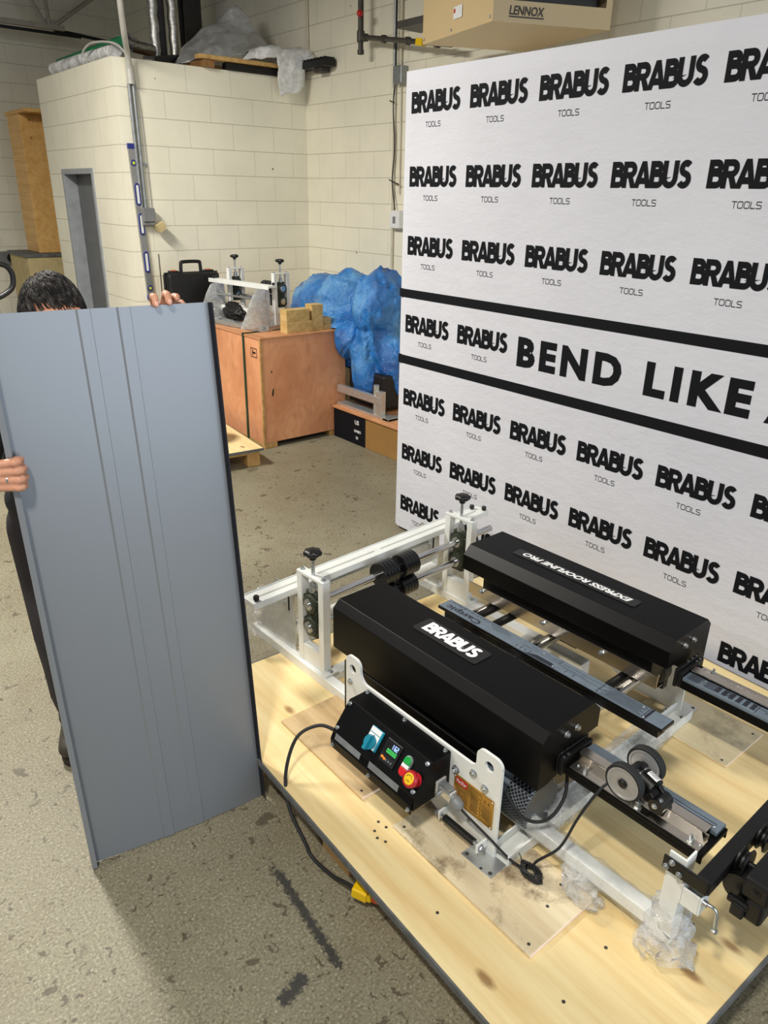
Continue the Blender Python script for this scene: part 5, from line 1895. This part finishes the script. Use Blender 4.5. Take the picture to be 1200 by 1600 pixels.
def seg_digit(mb, x, y, w, h, ch):
    on = {'0': 'abcdef', '1': 'bc', '2': 'abged', '6': 'afgedc'}[ch]
    t = h * 0.13
    S = {'a': (0, w, h - t, h), 'd': (0, w, 0, t), 'g': (0, w, h / 2 - t / 2, h / 2 + t / 2), 'f': (0, t, h / 2, h), 'e': (0, t, 0, h / 2), 'b': (w - t, w, h / 2, h), 'c': (w - t, w, 0, h / 2)}
    for s_ in on:
        x0, x1, y0, y1 = S[s_]
        fbox(mb, x + x0, x + x1, y + y0, y + y1, 0.0055, 0.0059)


b = MB()
for i, chh in enumerate('162'):
    seg_digit(b, 0.231 + i * 0.0085 if i else 0.228, 0.069, 0.0065, 0.014, chh)
part(b, 'blue_digits', 'led_blue', cx_)
b = MB()
for i in range(5):
    seg_digit(b, 0.218 + i * 0.008, 0.053, 0.006, 0.012, '0')
part(b, 'green_digits', 'led_green', cx_)
b = fbox(fbox(MB(), 0.208, 0.217, 0.033, 0.039, 0.005, 0.0056), 0.219, 0.226, 0.031, 0.037, 0.005, 0.0056)
part(b, 'orange_marks', 'led_orange', cx_)
b = MB()
for x in (0.231, 0.241, 0.251):
    b.lathe(fpt(x, 0.034, 0.005), fz, [(0.003, 0), (0.003, 0.001), (0, 0.001)], 12)
part(b, 'counter_key', 'slate_film', cx_)
# twin push button
X0, YC = 0.300, 0.056
st_, f_ = [], []
bz = MB()


def pill(mb, x, y, w, h, z0, z1, lo=None):
    pts = arc(x, y + h / 2 - w / 2, w / 2, 0, 180, 10) + arc(x, y - h / 2 + w / 2, w / 2, 180, 360, 10)
    if lo == 'top':
        pts = arc(x, y + h / 2 - w / 2, w / 2, 0, 180, 10) + [(x - w / 2, y + 0.006), (x + w / 2, y + 0.006)]
    if lo == 'bot':
        pts = arc(x, y - h / 2 + w / 2, w / 2, 180, 360, 10) + [(x + w / 2, y - 0.006), (x - w / 2, y - 0.006)]
    n = len(pts)
    A = [fpt(p[0], p[1], z0) for p in pts]
    B = [fpt(p[0], p[1], z1) for p in pts]
    return mb.add(A + B, [tuple(range(n))[::-1], tuple(range(n, 2 * n))] + [(i, (i + 1) % n, n + (i + 1) % n, n + i) for i in range(n)])


part(pill(MB(), X0, YC, 0.030, 0.062, 0, 0.007), 'button_bezel', 'galvanised', cx_, bevel=0.001)
part(pill(MB(), X0, YC, 0.026, 0.058, 0.007, 0.011, 'top'), 'start_button', 'green_button', cx_, bevel=0.002)
part(pill(MB(), X0, YC, 0.026, 0.058, 0.007, 0.012, 'bot'), 'stop_button', 'red_button', cx_, bevel=0.002)
part(fbox(MB(), X0 - 0.013, X0 + 0.013, YC - 0.005, YC + 0.005, 0.007, 0.0095), 'pilot_lens', 'label_white', cx_)
EX, EY = 0.347, 0.042
es = part(MB().lathe(fpt(EX, EY), fz, [(0.020, 0), (0.020, 0.004), (0.012, 0.006), (0.012, 0.016), (0.021, 0.018), (0.024, 0.022), (0.024, 0.030), (0.022, 0.034), (0.016, 0.0345)], 36), 'emergency_stop', 'red_cap', cx_)
part(MB().lathe(fpt(EX, EY), fz, [(0.0165, 0.0345), (0.015, 0.0356), (0.0, 0.0358)], 32), 'yellow_disc', 'yellow_plastic', cx_)
vs, fs = text_geo('STOP', 0.05, bold=0.001, ext=0.0)
b = put(MB(), (fit(vs, 0.013, 0.0042), fs), FM @ Matrix.Translation((EX - 0.0065, EY - 0.008, 0.0361)))
P_ = [(EX + 0.0105 * cos(a), EY + 0.0105 * sin(a)) for a in [radians(15 + 10 * i) for i in range(16)]]
sv, sf_ = stroke(P_, 0.0016)
b.add([fpt(p[0], p[1], 0.0361) for p in sv], sf_)
part(b, 'stop_print', 'dark_print', cx_)
# socket and plug on the box end
sk = part(MB().box(-0.345, -0.305, VR - 0.008, VR, 0.285, 0.34), 'end_socket', 'aluminium', cx_, bevel=0.003)
b = MB().box(-0.335, -0.315, VR - 0.05, VR - 0.008, 0.328, 0.334).cyl((-0.35, VR - 0.012, 0.30), (-0.30, VR - 0.012, 0.30), 0.006, n=10)
part(b, 'locking_lever', 'galvanised', cx_, bevel=0.001)
b = MB().box(-0.338, -0.308, VR - 0.055, VR - 0.008, 0.292, 0.324)
part(b, 'plug_body', 'aluminium', cx_, bevel=0.005)
pd = Vector((0.05, -0.85, -0.5)).normalized()
p0 = Vector((-0.323, VR - 0.052, 0.304))
part(MB().lathe(p0, pd, [(0.013, -0.005), (0.014, 0.0), (0.017, 0.006), (0.018, 0.02), (0.016, 0.03), (0.010, 0.036), (0.005, 0.038)], 20), 'plug_gland', 'outlet_grey', cx_)

# ------------------------------------------------------------------ cords, plastic wrap
Mm = Matrix.Translation((1.5, 1.3, 0)) @ Matrix.Rotation(radians(1.5), 4, 'Z')


def mw_(pts):
    return [Mm @ Vector(p) for p in pts]


g0 = p0 + pd * 0.036
cp = smooth_path(mw_([tuple(g0), (-0.315, -0.235, 0.272), (-0.298, -0.30, 0.236), (-0.275, -0.36, 0.19), (-0.262, -0.39, 0.175)]), 8)
k1 = Mm @ Vector((-0.262, -0.395, 0.176))
loops = []
for i in range(46):
    a = 2 * pi * i / 13.0
    r = 0.030 + 0.004 * sin(i * 0.9)
    loops.append(Vector((-0.256, -0.415, 0.180)) + Vector((0.020 * cos(a + 2.2) + 0.006 * sin(i * .5), -0.012 + r * sin(a + 2.2) * 1.05, 0.010 * sin(a * 0.5 + i * 0.13))))
lp_ = [Mm @ q for q in loops]
tail = smooth_path(mw_([tuple(loops[-1]), (-0.245, -0.425, 0.20), (-0.215, -0.475, 0.28), (-0.18, -0.495, 0.375), (-0.145, -0.515, 0.45), (-0.118, -0.53, 0.482), (-0.09, -0.548, 0.485)]), 8)
cd = MB().tube(cp + smooth_path(lp_, 2) + tail, 0.0038, 8)
Mi = Mm.inverted()
o = part(cd.xf(Mi), 'sensor_cord', 'black_rubber')
b = MB()
for q in (0.0, 0.012):
    c0 = Mm @ Vector((-0.257 + q * .2, -0.395 - q, 0.178))
    b.lathe(c0, (0.3, -1, 0.1), [(0.009, -0.002), (0.0105, -0.002), (0.0105, 0.002), (0.009, 0.002), (0.009, -0.002)], 14)
b.tube([Mm @ Vector((-0.257, -0.395, 0.186)), Mm @ Vector((-0.252, -0.385, 0.20)), Mm @ Vector((-0.255, -0.380, 0.21))], 0.0014, 5)
part(b.xf(Mi), 'cable_tie', 'black_plastic', o)

pc = smooth_path(mw_([(-0.41, 0.232, 0.315), (-0.44, 0.285, 0.318), (-0.50, 0.32, 0.28), (-0.555, 0.305, 0.18), (-0.585, 0.245, 0.10), (-0.592, 0.16, 0.045)]) +
                 [Vector((0.905, 1.40, 0.010)), Vector((0.910, 1.31, 0.016)), Vector((0.913, 1.25, 0.04)), Vector((0.917, 1.205, 0.055))], 8)
o = part(MB().tube(pc, 0.0056, 10).xf(Mi), 'power_cord', 'black_rubber')
ex = empty('extension_plug', (0.965, 1.17, 0.02), 'yellow extension connector hanging below the pallet edge', 'plug')
dd = Vector((0.45, -0.88, -0.1)).normalized()
q0 = Vector((0.917, 1.207, 0.055))
ss_ = dd.cross(Vector((0, 0, 1))).normalized()
tt_ = ss_.cross(dd)
b = MB().hexa(q0 + dd * 0.022, dd * 0.024, ss_ * 0.02, tt_ * 0.017).hexa(q0 + dd * 0.05, dd * 0.008, ss_ * 0.016, tt_ * 0.014)
b.build('connector_body', 'yellow_plastic', ex, bevel=0.005)
MB().hexa(q0 + dd * 0.066, dd * 0.012, ss_ * 0.012, tt_ * 0.011).tube(smooth_path([q0 + dd * 0.075, q0 + dd * 0.11 + Vector((0.02, 0, -0.02)), Vector((1.0, 1.04, 0.012)), Vector((1.05, 0.9, 0.008))]), 0.006, 10).build('orange_lead', 'orange_plastic', ex, bevel=0.003)


def wrap_tube(path, radii, seed, amp=0.012, n=18):
    mb = MB()
    P = smooth_path(path, 6)
    rad = []
    m = len(P)
    for i in range(m):
        t = i / (m - 1) * (len(radii) - 1)
        k = min(int(t), len(radii) - 2)
        rad.append(radii[k] + (radii[k + 1] - radii[k]) * (t - k))
    b = MB().tube(P, 0.02, n, radii=rad)
    vs = []
    for p in b.v:
        q = Vector(p)
        w = noise.noise_vector(q * 38 + Vector((seed, 0, 0))) * amp + noise.noise_vector(q * 90 + Vector((0, seed, 0))) * amp * 0.5
        vs.append(tuple(q + w))
    b.v = vs
    # drop end caps
    keep = [i for i, f in enumerate(b.f) if len(f) == 4]
    b.f = [b.f[i] for i in keep]
    b.s = [True] * len(b.f)
    return b


def wrap(path, radii, seed, label, amp=0.012, mat='poly_wrap'):
    o = wrap_tube([Mm @ Vector(p) for p in path], radii, seed, amp).build('plastic_wrap', mat)
    return tag(o, label, 'plastic wrap')


wrap([(-0.168, -0.765, 0.31), (-0.17, -0.768, 0.27), (-0.175, -0.77, 0.23), (-0.19, -0.778, 0.195), (-0.205, -0.79, 0.172)], [0.035, 0.045, 0.055, 0.066, 0.055], 3, 'crumpled clear plastic bunched around the base of the white end post', 0.022)
wrap([(-0.156, -0.30, 0.222), (-0.156, -0.45, 0.222), (-0.156, -0.6, 0.222), (-0.156, -0.73, 0.222)], [0.028, 0.034, 0.032, 0.036], 11, 'clear film wrapped around the near white frame rail', 0.010, 'poly_clear')
wrap([(-0.17, -0.48, 0.19), (-0.19, -0.53, 0.175), (-0.205, -0.58, 0.170), (-0.20, -0.61, 0.17)], [0.012, 0.035, 0.032, 0.012], 21, 'loose tuft of clear film beside the corner of the stained board', 0.018)
wrap([(0.20, -0.33, 0.18), (0.32, -0.33, 0.185), (0.44, -0.33, 0.185), (0.56, -0.33, 0.18)], [0.045, 0.052, 0.05, 0.045], 31, 'clear film around the cross channel below the centre table end', 0.014)
wrap([(-0.10, -0.33, 0.185), (-0.02, -0.33, 0.19), (0.08, -0.33, 0.18)], [0.045, 0.055, 0.04], 41, 'clear film around the cross channel beside the motor', 0.016)
wrap([(-0.16, 0.97, 0.42), (-0.163, 0.98, 0.34), (-0.165, 1.0, 0.25), (-0.17, 1.0, 0.17)], [0.05, 0.08, 0.11, 0.10], 51, 'clear plastic hanging round the near aluminium gauge bracket', 0.016, 'poly_clear')
wrap([(0.665, 1.0, 0.42), (0.663, 1.01, 0.34), (0.66, 1.02, 0.25), (0.655, 1.02, 0.175)], [0.05, 0.07, 0.10, 0.09], 61, 'clear plastic hanging round the far aluminium gauge bracket', 0.016, 'poly_clear')
wrap([(-0.09, 0.866, 0.275), (0.05, 0.872, 0.275), (0.25, 0.882, 0.275), (0.45, 0.89, 0.275)], [0.032, 0.036, 0.034, 0.036], 71, 'film-wrapped cross tube between the gauge brackets', 0.008, 'poly_clear')
# ------------------------------------------------------------------ roofing panel held by the person
PB, PR = Vector((0.380, 1.796, 0.002)), Vector((0.921, 1.721, 0.002))
PL = Vector((-0.002, 0.125, 1.582))
px = (PR - PB)
PWD = px.length
px.normalize()
pz = PL.normalized()
py = px.cross(pz).normalized()      # towards the camera
LEN = PL.length
rp_ = empty('roofing_panel', tuple(PB), 'tall grey ribbed metal roofing panel held upright in front of the person', 'metal panel')


def sect(prof, name, mat, t=0.0012, rows=24, bow=0.012, parent=None):
    vs, fs = [], []
    n = len(prof)
    for j in range(rows + 1):
        s = j / rows
        for side in (0, 1):
            for (a, c) in prof:
                k = 4 * (a / PWD) * (1 - a / PWD)
                yy = c + bow * k * (1 - s) ** 1.5
                vs.append(PB + px * a + py * (yy - t * side) + pz * (LEN * s))
    R = 2 * n
    for j in range(rows):
        for i in range(n - 1):
            a = j * R + i
            fs.append((a, a + 1, a + R + 1, a + R))
            b_ = a + n
            fs.append((b_, b_ + R, b_ + R + 1, b_ + 1))
        fs.append((j * R, (j + 1) * R, (j + 1) * R + n, j * R + n))
        fs.append((j * R + n - 1, j * R + 2 * n - 1, (j + 1) * R + 2 * n - 1, (j + 1) * R + n - 1))
    for j in (0, rows):
        for i in range(n - 1):
            q = (j * R + i, j * R + i + 1, j * R + n + i + 1, j * R + n + i)
            fs.append(q if j == 0 else q[::-1])
    return MB().add(vs, fs).build(name, mat, parent or rp_)


W_ = PWD
prof = [(0.0, 0.0)]
for c in (0.425, 0.60):
    a = c * W_
    prof += [(a - 0.019, 0.0), (a - 0.014, 0.0032), (a + 0.014, 0.0032), (a + 0.0155, 0.0)]
prof += [(W_ - 0.004, 0.0)]
dense = []
for (a0, c0), (a1, c1) in zip(prof[:-1], prof[1:]):
    k = max(1, int((a1 - a0) / 0.03))
    for i in range(k):
        dense.append((a0 + (a1 - a0) * i / k, c0 + (c1 - c0) * i / k))
dense.append(prof[-1])
sect(dense, 'pan', 'coated_steel')
sect([(0.0, 0.0), (-0.001, 0.026), (0.013, 0.028), (0.0135, 0.020)], 'left_seam', 'coated_steel')
sect([(W_ - 0.004, 0.0), (W_, 0.004), (W_ + 0.001, 0.028), (W_ - 0.001, 0.0285)], 'right_seam', 'seam_shade')  # same coated sheet as the pan, with its shading put into the colour

# ------------------------------------------------------------------ person
simple('skin', (196, 140, 112), 0.5, var=0.05, vscale=40, bump=0.15, bscale=120)
simple('nail', (226, 170, 150), 0.3, var=0.02)
simple('trousers', (44, 40, 44), 0.8, var=0.12, vscale=10, bump=0.2, bscale=30)
simple('jacket', (22, 23, 27), 0.7, var=0.3, vscale=18, bump=0.2, bscale=30)
simple('boot', (58, 54, 46), 0.55, var=0.15, vscale=20)
simple('boot_sole', (40, 30, 24), 0.7)
simple('eye_white', (225, 220, 215), 0.3)


def hair_mat():
    k = NT('hair')
    n = k.noise(k.coord(scale=(90, 30, 60)), 1.0, 3)
    k.base(k.ramp(n, [(0.45, lin(24, 22, 21)), (0.62, lin(64, 60, 57)), (0.75, lin(140, 136, 130))]))
    k.set(0.6, 0, 0.3)
    MATS['hair'] = k.m


hair_mat()
ps = empty('person', (0.60, 2.30, 0.0), 'dark-haired person in black clothes standing behind the grey metal panel, gripping its edges', 'person')


def caps(mb, pts, n=16):
    """tapered capsule chain of (x,y,z,r)"""
    for (a, b_) in zip(pts[:-1], pts[1:]):
        mb.cyl(a[:3], b_[:3], a[3], b_[3], n=n)
    for a in pts:
        mb.ball(a[:3], a[3], n, max(8, n // 2))
    return mb


def fuse(mb, name, mat, voxel, parent, smooth=4):
    o = mb.build(name, mat, parent)
    r = o.modifiers.new('fuse', 'REMESH')
    r.mode = 'VOXEL'
    r.voxel_size = voxel
    r.use_smooth_shade = True
    s = o.modifiers.new('smooth', 'SMOOTH')
    s.factor = 0.5
    s.iterations = smooth
    return o


HC = Vector((0.608, 2.14, 1.530))
b = MB()
b.ball((0.61, 2.33, 0.94), (0.155, 0.105, 0.12)).ball((0.60, 2.29, 1.09), (0.145, 0.10, 0.15)).ball((0.60, 2.25, 1.25), (0.165, 0.11, 0.16))
caps(b, [(0.45, 2.22, 1.345, 0.058), (0.60, 2.21, 1.355, 0.068), (0.76, 2.22, 1.345, 0.058)])
caps(b, [(0.60, 2.215, 1.36, 0.058), (0.606, 2.165, 1.47, 0.052)])
b.ball(HC, (0.076, 0.096, 0.112)).ball((0.606, 2.095, 1.468), (0.056, 0.055, 0.05)).ball((0.606, 2.07, 1.435), (0.03, 0.028, 0.022))
caps(b, [(0.606, 2.046, 1.545, 0.008), (0.605, 2.030, 1.515, 0.012), (0.605, 2.036, 1.505, 0.014)])
b.ball((0.606, 2.045, 1.473), (0.024, 0.010, 0.006)).ball((0.606, 2.046, 1.463), (0.021, 0.010, 0.006))
b.ball((0.606, 2.052, 1.562), (0.05, 0.014, 0.009))
for sx_ in (-1, 1):
    b.ball((0.608 + sx_ * 0.079, 2.15, 1.52), (0.009, 0.02, 0.032))
caps(b, [(0.44, 2.22, 1.34, 0.055), (0.305, 2.09, 1.12, 0.042), (0.322, 1.93, 1.205, 0.029), (0.330, 1.905, 1.215, 0.027)])
caps(b, [(0.77, 2.22, 1.34, 0.055), (0.84, 2.07, 1.19, 0.042), (0.818, 1.955, 1.46, 0.030), (0.815, 1.935, 1.50, 0.027)])
for x0, x1, x2, y2, tx in ((0.53, 0.53, 0.545, 2.40, -0.06), (0.69, 0.72, 0.74, 2.45, 0.02)):
    caps(b, [(x0, 2.33, 0.88, 0.088), (x1, 2.30, 0.50, 0.056), (x2, y2, 0.10, 0.038)])
    caps(b, [(x2 - tx * 0.3, y2 + 0.03, 0.05, 0.034), (x2 + tx, y2 - 0.11, 0.036, 0.028)])
# right hand gripping the left seam: back of the hand to the camera, fingers bent over the edge
b.ball((0.338, 1.880, 1.216), (0.024, 0.020, 0.043))
b.ball((0.350, 1.866, 1.218), (0.017, 0.013, 0.040))
for i, (z, ln, zs) in enumerate(((1.251, 0.92, 0.004), (1.2285, 1.0, 0.001), (1.2065, 1.02, -0.002), (1.1865, 0.95, -0.003))):
    rr = (0.0108, 0.0112, 0.0106, 0.0095)[i]
    caps(b, [(0.345, 1.864, z - zs, rr + 0.0006), (0.352 + 0.042 * ln, 1.842, z, rr), (0.358 + 0.048 * ln, 1.858, z - 0.001, rr * 0.9), (0.352 + 0.044 * ln, 1.868, z - 0.002, rr * 0.82)], 14)
    b.ball((0.350 + 0.036 * ln, 1.8405, z), (0.011, rr * 0.98, rr * 0.98), 14, 10)
caps(b, [(0.336, 1.890, 1.240, 0.0140), (0.347, 1.893, 1.272, 0.0115), (0.356, 1.894, 1.296, 0.0100), (0.359, 1.894, 1.309, 0.0085)], 14)
# left hand hooked over the top edge
b.ball((0.820, 1.915, 1.545), (0.040, 0.017, 0.036))
caps(b, [(0.797, 1.908, 1.572, 0.0105), (0.787, 1.892, 1.601, 0.0105), (0.780, 1.866, 1.603, 0.0098), (0.777, 1.853, 1.586, 0.0085)], 12)
caps(b, [(0.822, 1.908, 1.577, 0.0108), (0.820, 1.888, 1.606, 0.0108), (0.814, 1.862, 1.606, 0.0100), (0.810, 1.848, 1.590, 0.0088)], 12)
caps(b, [(0.842, 1.908, 1.570, 0.0102), (0.846, 1.898, 1.597, 0.0098), (0.842, 1.872, 1.600, 0.0090), (0.838, 1.861, 1.596, 0.008)], 12)
caps(b, [(0.857, 1.912, 1.558, 0.0092), (0.868, 1.905, 1.580, 0.0088), (0.868, 1.888, 1.574, 0.0078)], 12)
caps(b, [(0.790, 1.920, 1.528, 0.0130), (0.766, 1.915, 1.545, 0.0112), (0.752, 1.905, 1.562, 0.0095)], 12)
fuse(b, 'body', 'skin', 0.0036, ps, 3)
nb = MB()
for (x, y, z) in ((0.7763, 1.8455, 1.588), (0.8093, 1.8402, 1.592)):
    nb.ball((x, y, z), (0.006, 0.0022, 0.0075), 12, 8)
nb.build('fingernails', 'nail', ps)
nb = MB()
a0, a1 = Vector((0.345, 1.864, 1.2085)), Vector((0.3948, 1.842, 1.2065))
nb.lathe(a0.lerp(a1, 0.42), (a1 - a0), [(0.0105, -0.002), (0.0115, -0.002), (0.0115, 0.002), (0.0105, 0.002)], 24)
nb.build('finger_ring', 'chrome', ps)
eb = MB()
for sx_ in (-1, 1):
    eb.ball((0.606 + sx_ * 0.031, 2.055, 1.537), 0.011, 14, 10)
eo = eb.build('eyes', 'eye_white', ps)
eb = MB()
for sx_ in (-1, 1):
    eb.ball((0.606 + sx_ * 0.031, 2.0455, 1.535), 0.0048, 10, 8)
eb.build('pupils', 'black_plastic', eo)

# clothes
b = MB()
b.ball((0.61, 2.33, 0.97), (0.172, 0.122, 0.10)).ball((0.60, 2.29, 1.09), (0.165, 0.12, 0.16)).ball((0.60, 2.25, 1.25), (0.185, 0.13, 0.165))
caps(b, [(0.45, 2.22, 1.345, 0.076), (0.60, 2.22, 1.348, 0.078), (0.76, 2.22, 1.345, 0.076)])
caps(b, [(0.44, 2.22, 1.34, 0.074), (0.305, 2.09, 1.12, 0.060), (0.316, 1.975, 1.182, 0.047), (0.320, 1.945, 1.197, 0.043)])
caps(b, [(0.77, 2.22, 1.34, 0.074), (0.84, 2.07, 1.19, 0.060), (0.822, 1.98, 1.40, 0.046)])
caps(b, [(0.60, 2.215, 1.38, 0.070), (0.603, 2.20, 1.405, 0.066)])
fuse(b, 'jacket', 'jacket', 0.009, ps, 4)
b = MB()
b.ball((0.61, 2.33, 0.92), (0.168, 0.118, 0.115))
for x0, x1, x2, y2 in ((0.53, 0.524, 0.545, 2.40), (0.69, 0.72, 0.74, 2.45)):
    caps(b, [(x0, 2.33, 0.88, 0.102), (x1, 2.30, 0.50, 0.084), (x1 + 0.012, 2.33, 0.36, 0.080), (x2 - 0.005, y2 - 0.03, 0.22, 0.070), (x2, y2 - 0.01, 0.16, 0.062)])
fuse(b, 'trousers', 'trousers', 0.010, ps, 4)
for x2, y2, tx in ((0.545, 2.40, -0.06), (0.74, 2.45, 0.02)):
    b = MB()
    caps(b, [(x2, y2, 0.16, 0.048), (x2, y2 + 0.02, 0.075, 0.052)])
    caps(b, [(x2 - tx * 0.3, y2 + 0.035, 0.058, 0.044), (x2 + tx * 0.35, y2 - 0.04, 0.062, 0.046), (x2 + tx, y2 - 0.115, 0.052, 0.040)])
    b.v = [(p[0], p[1], max(p[2], 0.018)) for p in b.v]
    bo = fuse(b, 'boot', 'boot', 0.007, ps, 3)
    sb = MB()
    pts = []
    for t in range(28):
        a = 2 * pi * t / 28
        w = 0.048 + 0.004 * sin(a)
        fwd = Vector((tx * 1.3, -0.15)).normalized()
        sid = Vector((-fwd.y, fwd.x))
        cc = Vector((x2 + tx * 0.35, y2 - 0.04)) - fwd * 0.125 * sin(a) + sid * w * cos(a)
        pts.append((cc.x, cc.y))
    sb.prism(pts, 'z', 0.0, 0.022)
    sb.build('sole', 'boot_sole', bo, bevel=0.003)
# hair: a scalp shell with combed strands
hb_ = MB()
HR = Vector((0.081, 0.101, 0.116))


def hairline(d):
    # unit direction on the head, face looks to -y
    lim = 0.30 + 0.20 * max(0, -d.y) - 0.75 * max(0, d.y)
    if abs(d.x) > 0.75:
        lim = -0.1 - 0.3 * max(0, d.y)
    return d.z > lim


vs, fs = [], []
nu, nv = 48, 32
idx = {}
for j in range(nv + 1):
    th = pi * 0.78 * j / nv
    for i in range(nu):
        ph = 2 * pi * i / nu
        d = Vector((sin(th) * cos(ph), sin(th) * sin(ph), cos(th)))
        if hairline(d) or j == 0:
            k = 1.0 + 0.05 * noise.noise(d * 3.0)
            idx[(j, i)] = len(vs)
            vs.append(HC + Vector((d.x * HR.x * k, d.y * HR.y * k, d.z * HR.z * k)))
for j in range(nv):
    for i in range(nu):
        q = [(j, i), (j + 1, i), (j + 1, (i + 1) % nu), (j, (i + 1) % nu)]
        if all(k in idx for k in q):
            fs.append(tuple(idx[k] for k in q))
hb_.add(vs, fs, True)
rnd = random.Random(3)
cnt = 0
while cnt < 2600:
    z = rnd.uniform(-0.75, 1)
    ph = rnd.uniform(0, 2 * pi)
    s = sqrt(max(0, 1 - z * z))
    d = Vector((s * cos(ph), s * sin(ph), z))
    if not hairline(d):
        continue
    cnt += 1
    # combed sideways and forward from a crown near the back
    crown = Vector((-0.25, 0.35, 0.9)).normalized()
    flow = (d - crown)
    flow = flow - d * flow.dot(d)
    flow = flow.normalized() if flow.length > 1e-4 else Vector((1, 0, 0))
    flow = (flow + Vector((0.35, -0.1, 0)) + Vector((rnd.gauss(0, .22), rnd.gauss(0, .22), rnd.gauss(0, .12))))
    flow = (flow - d * flow.dot(d)).normalized()
    L = rnd.uniform(0.25, 0.48)
    pts, rad = [], []
    for q in range(5):
        t = q / 4
        e = (d + flow * L * t).normalized()
        k = 1.0 + 0.055 * sin(pi * min(1, t * 0.8)) + rnd.uniform(0, 0.012)
        pts.append(HC + Vector((e.x * HR.x * k, e.y * HR.y * k, e.z * HR.z * k)))
        rad.append(0.0011 * (1 - 0.75 * t) + 0.0002)
    hb_.tube(pts, 0.001, 3, radii=rad)
hb_.build('hair', 'hair', ps)
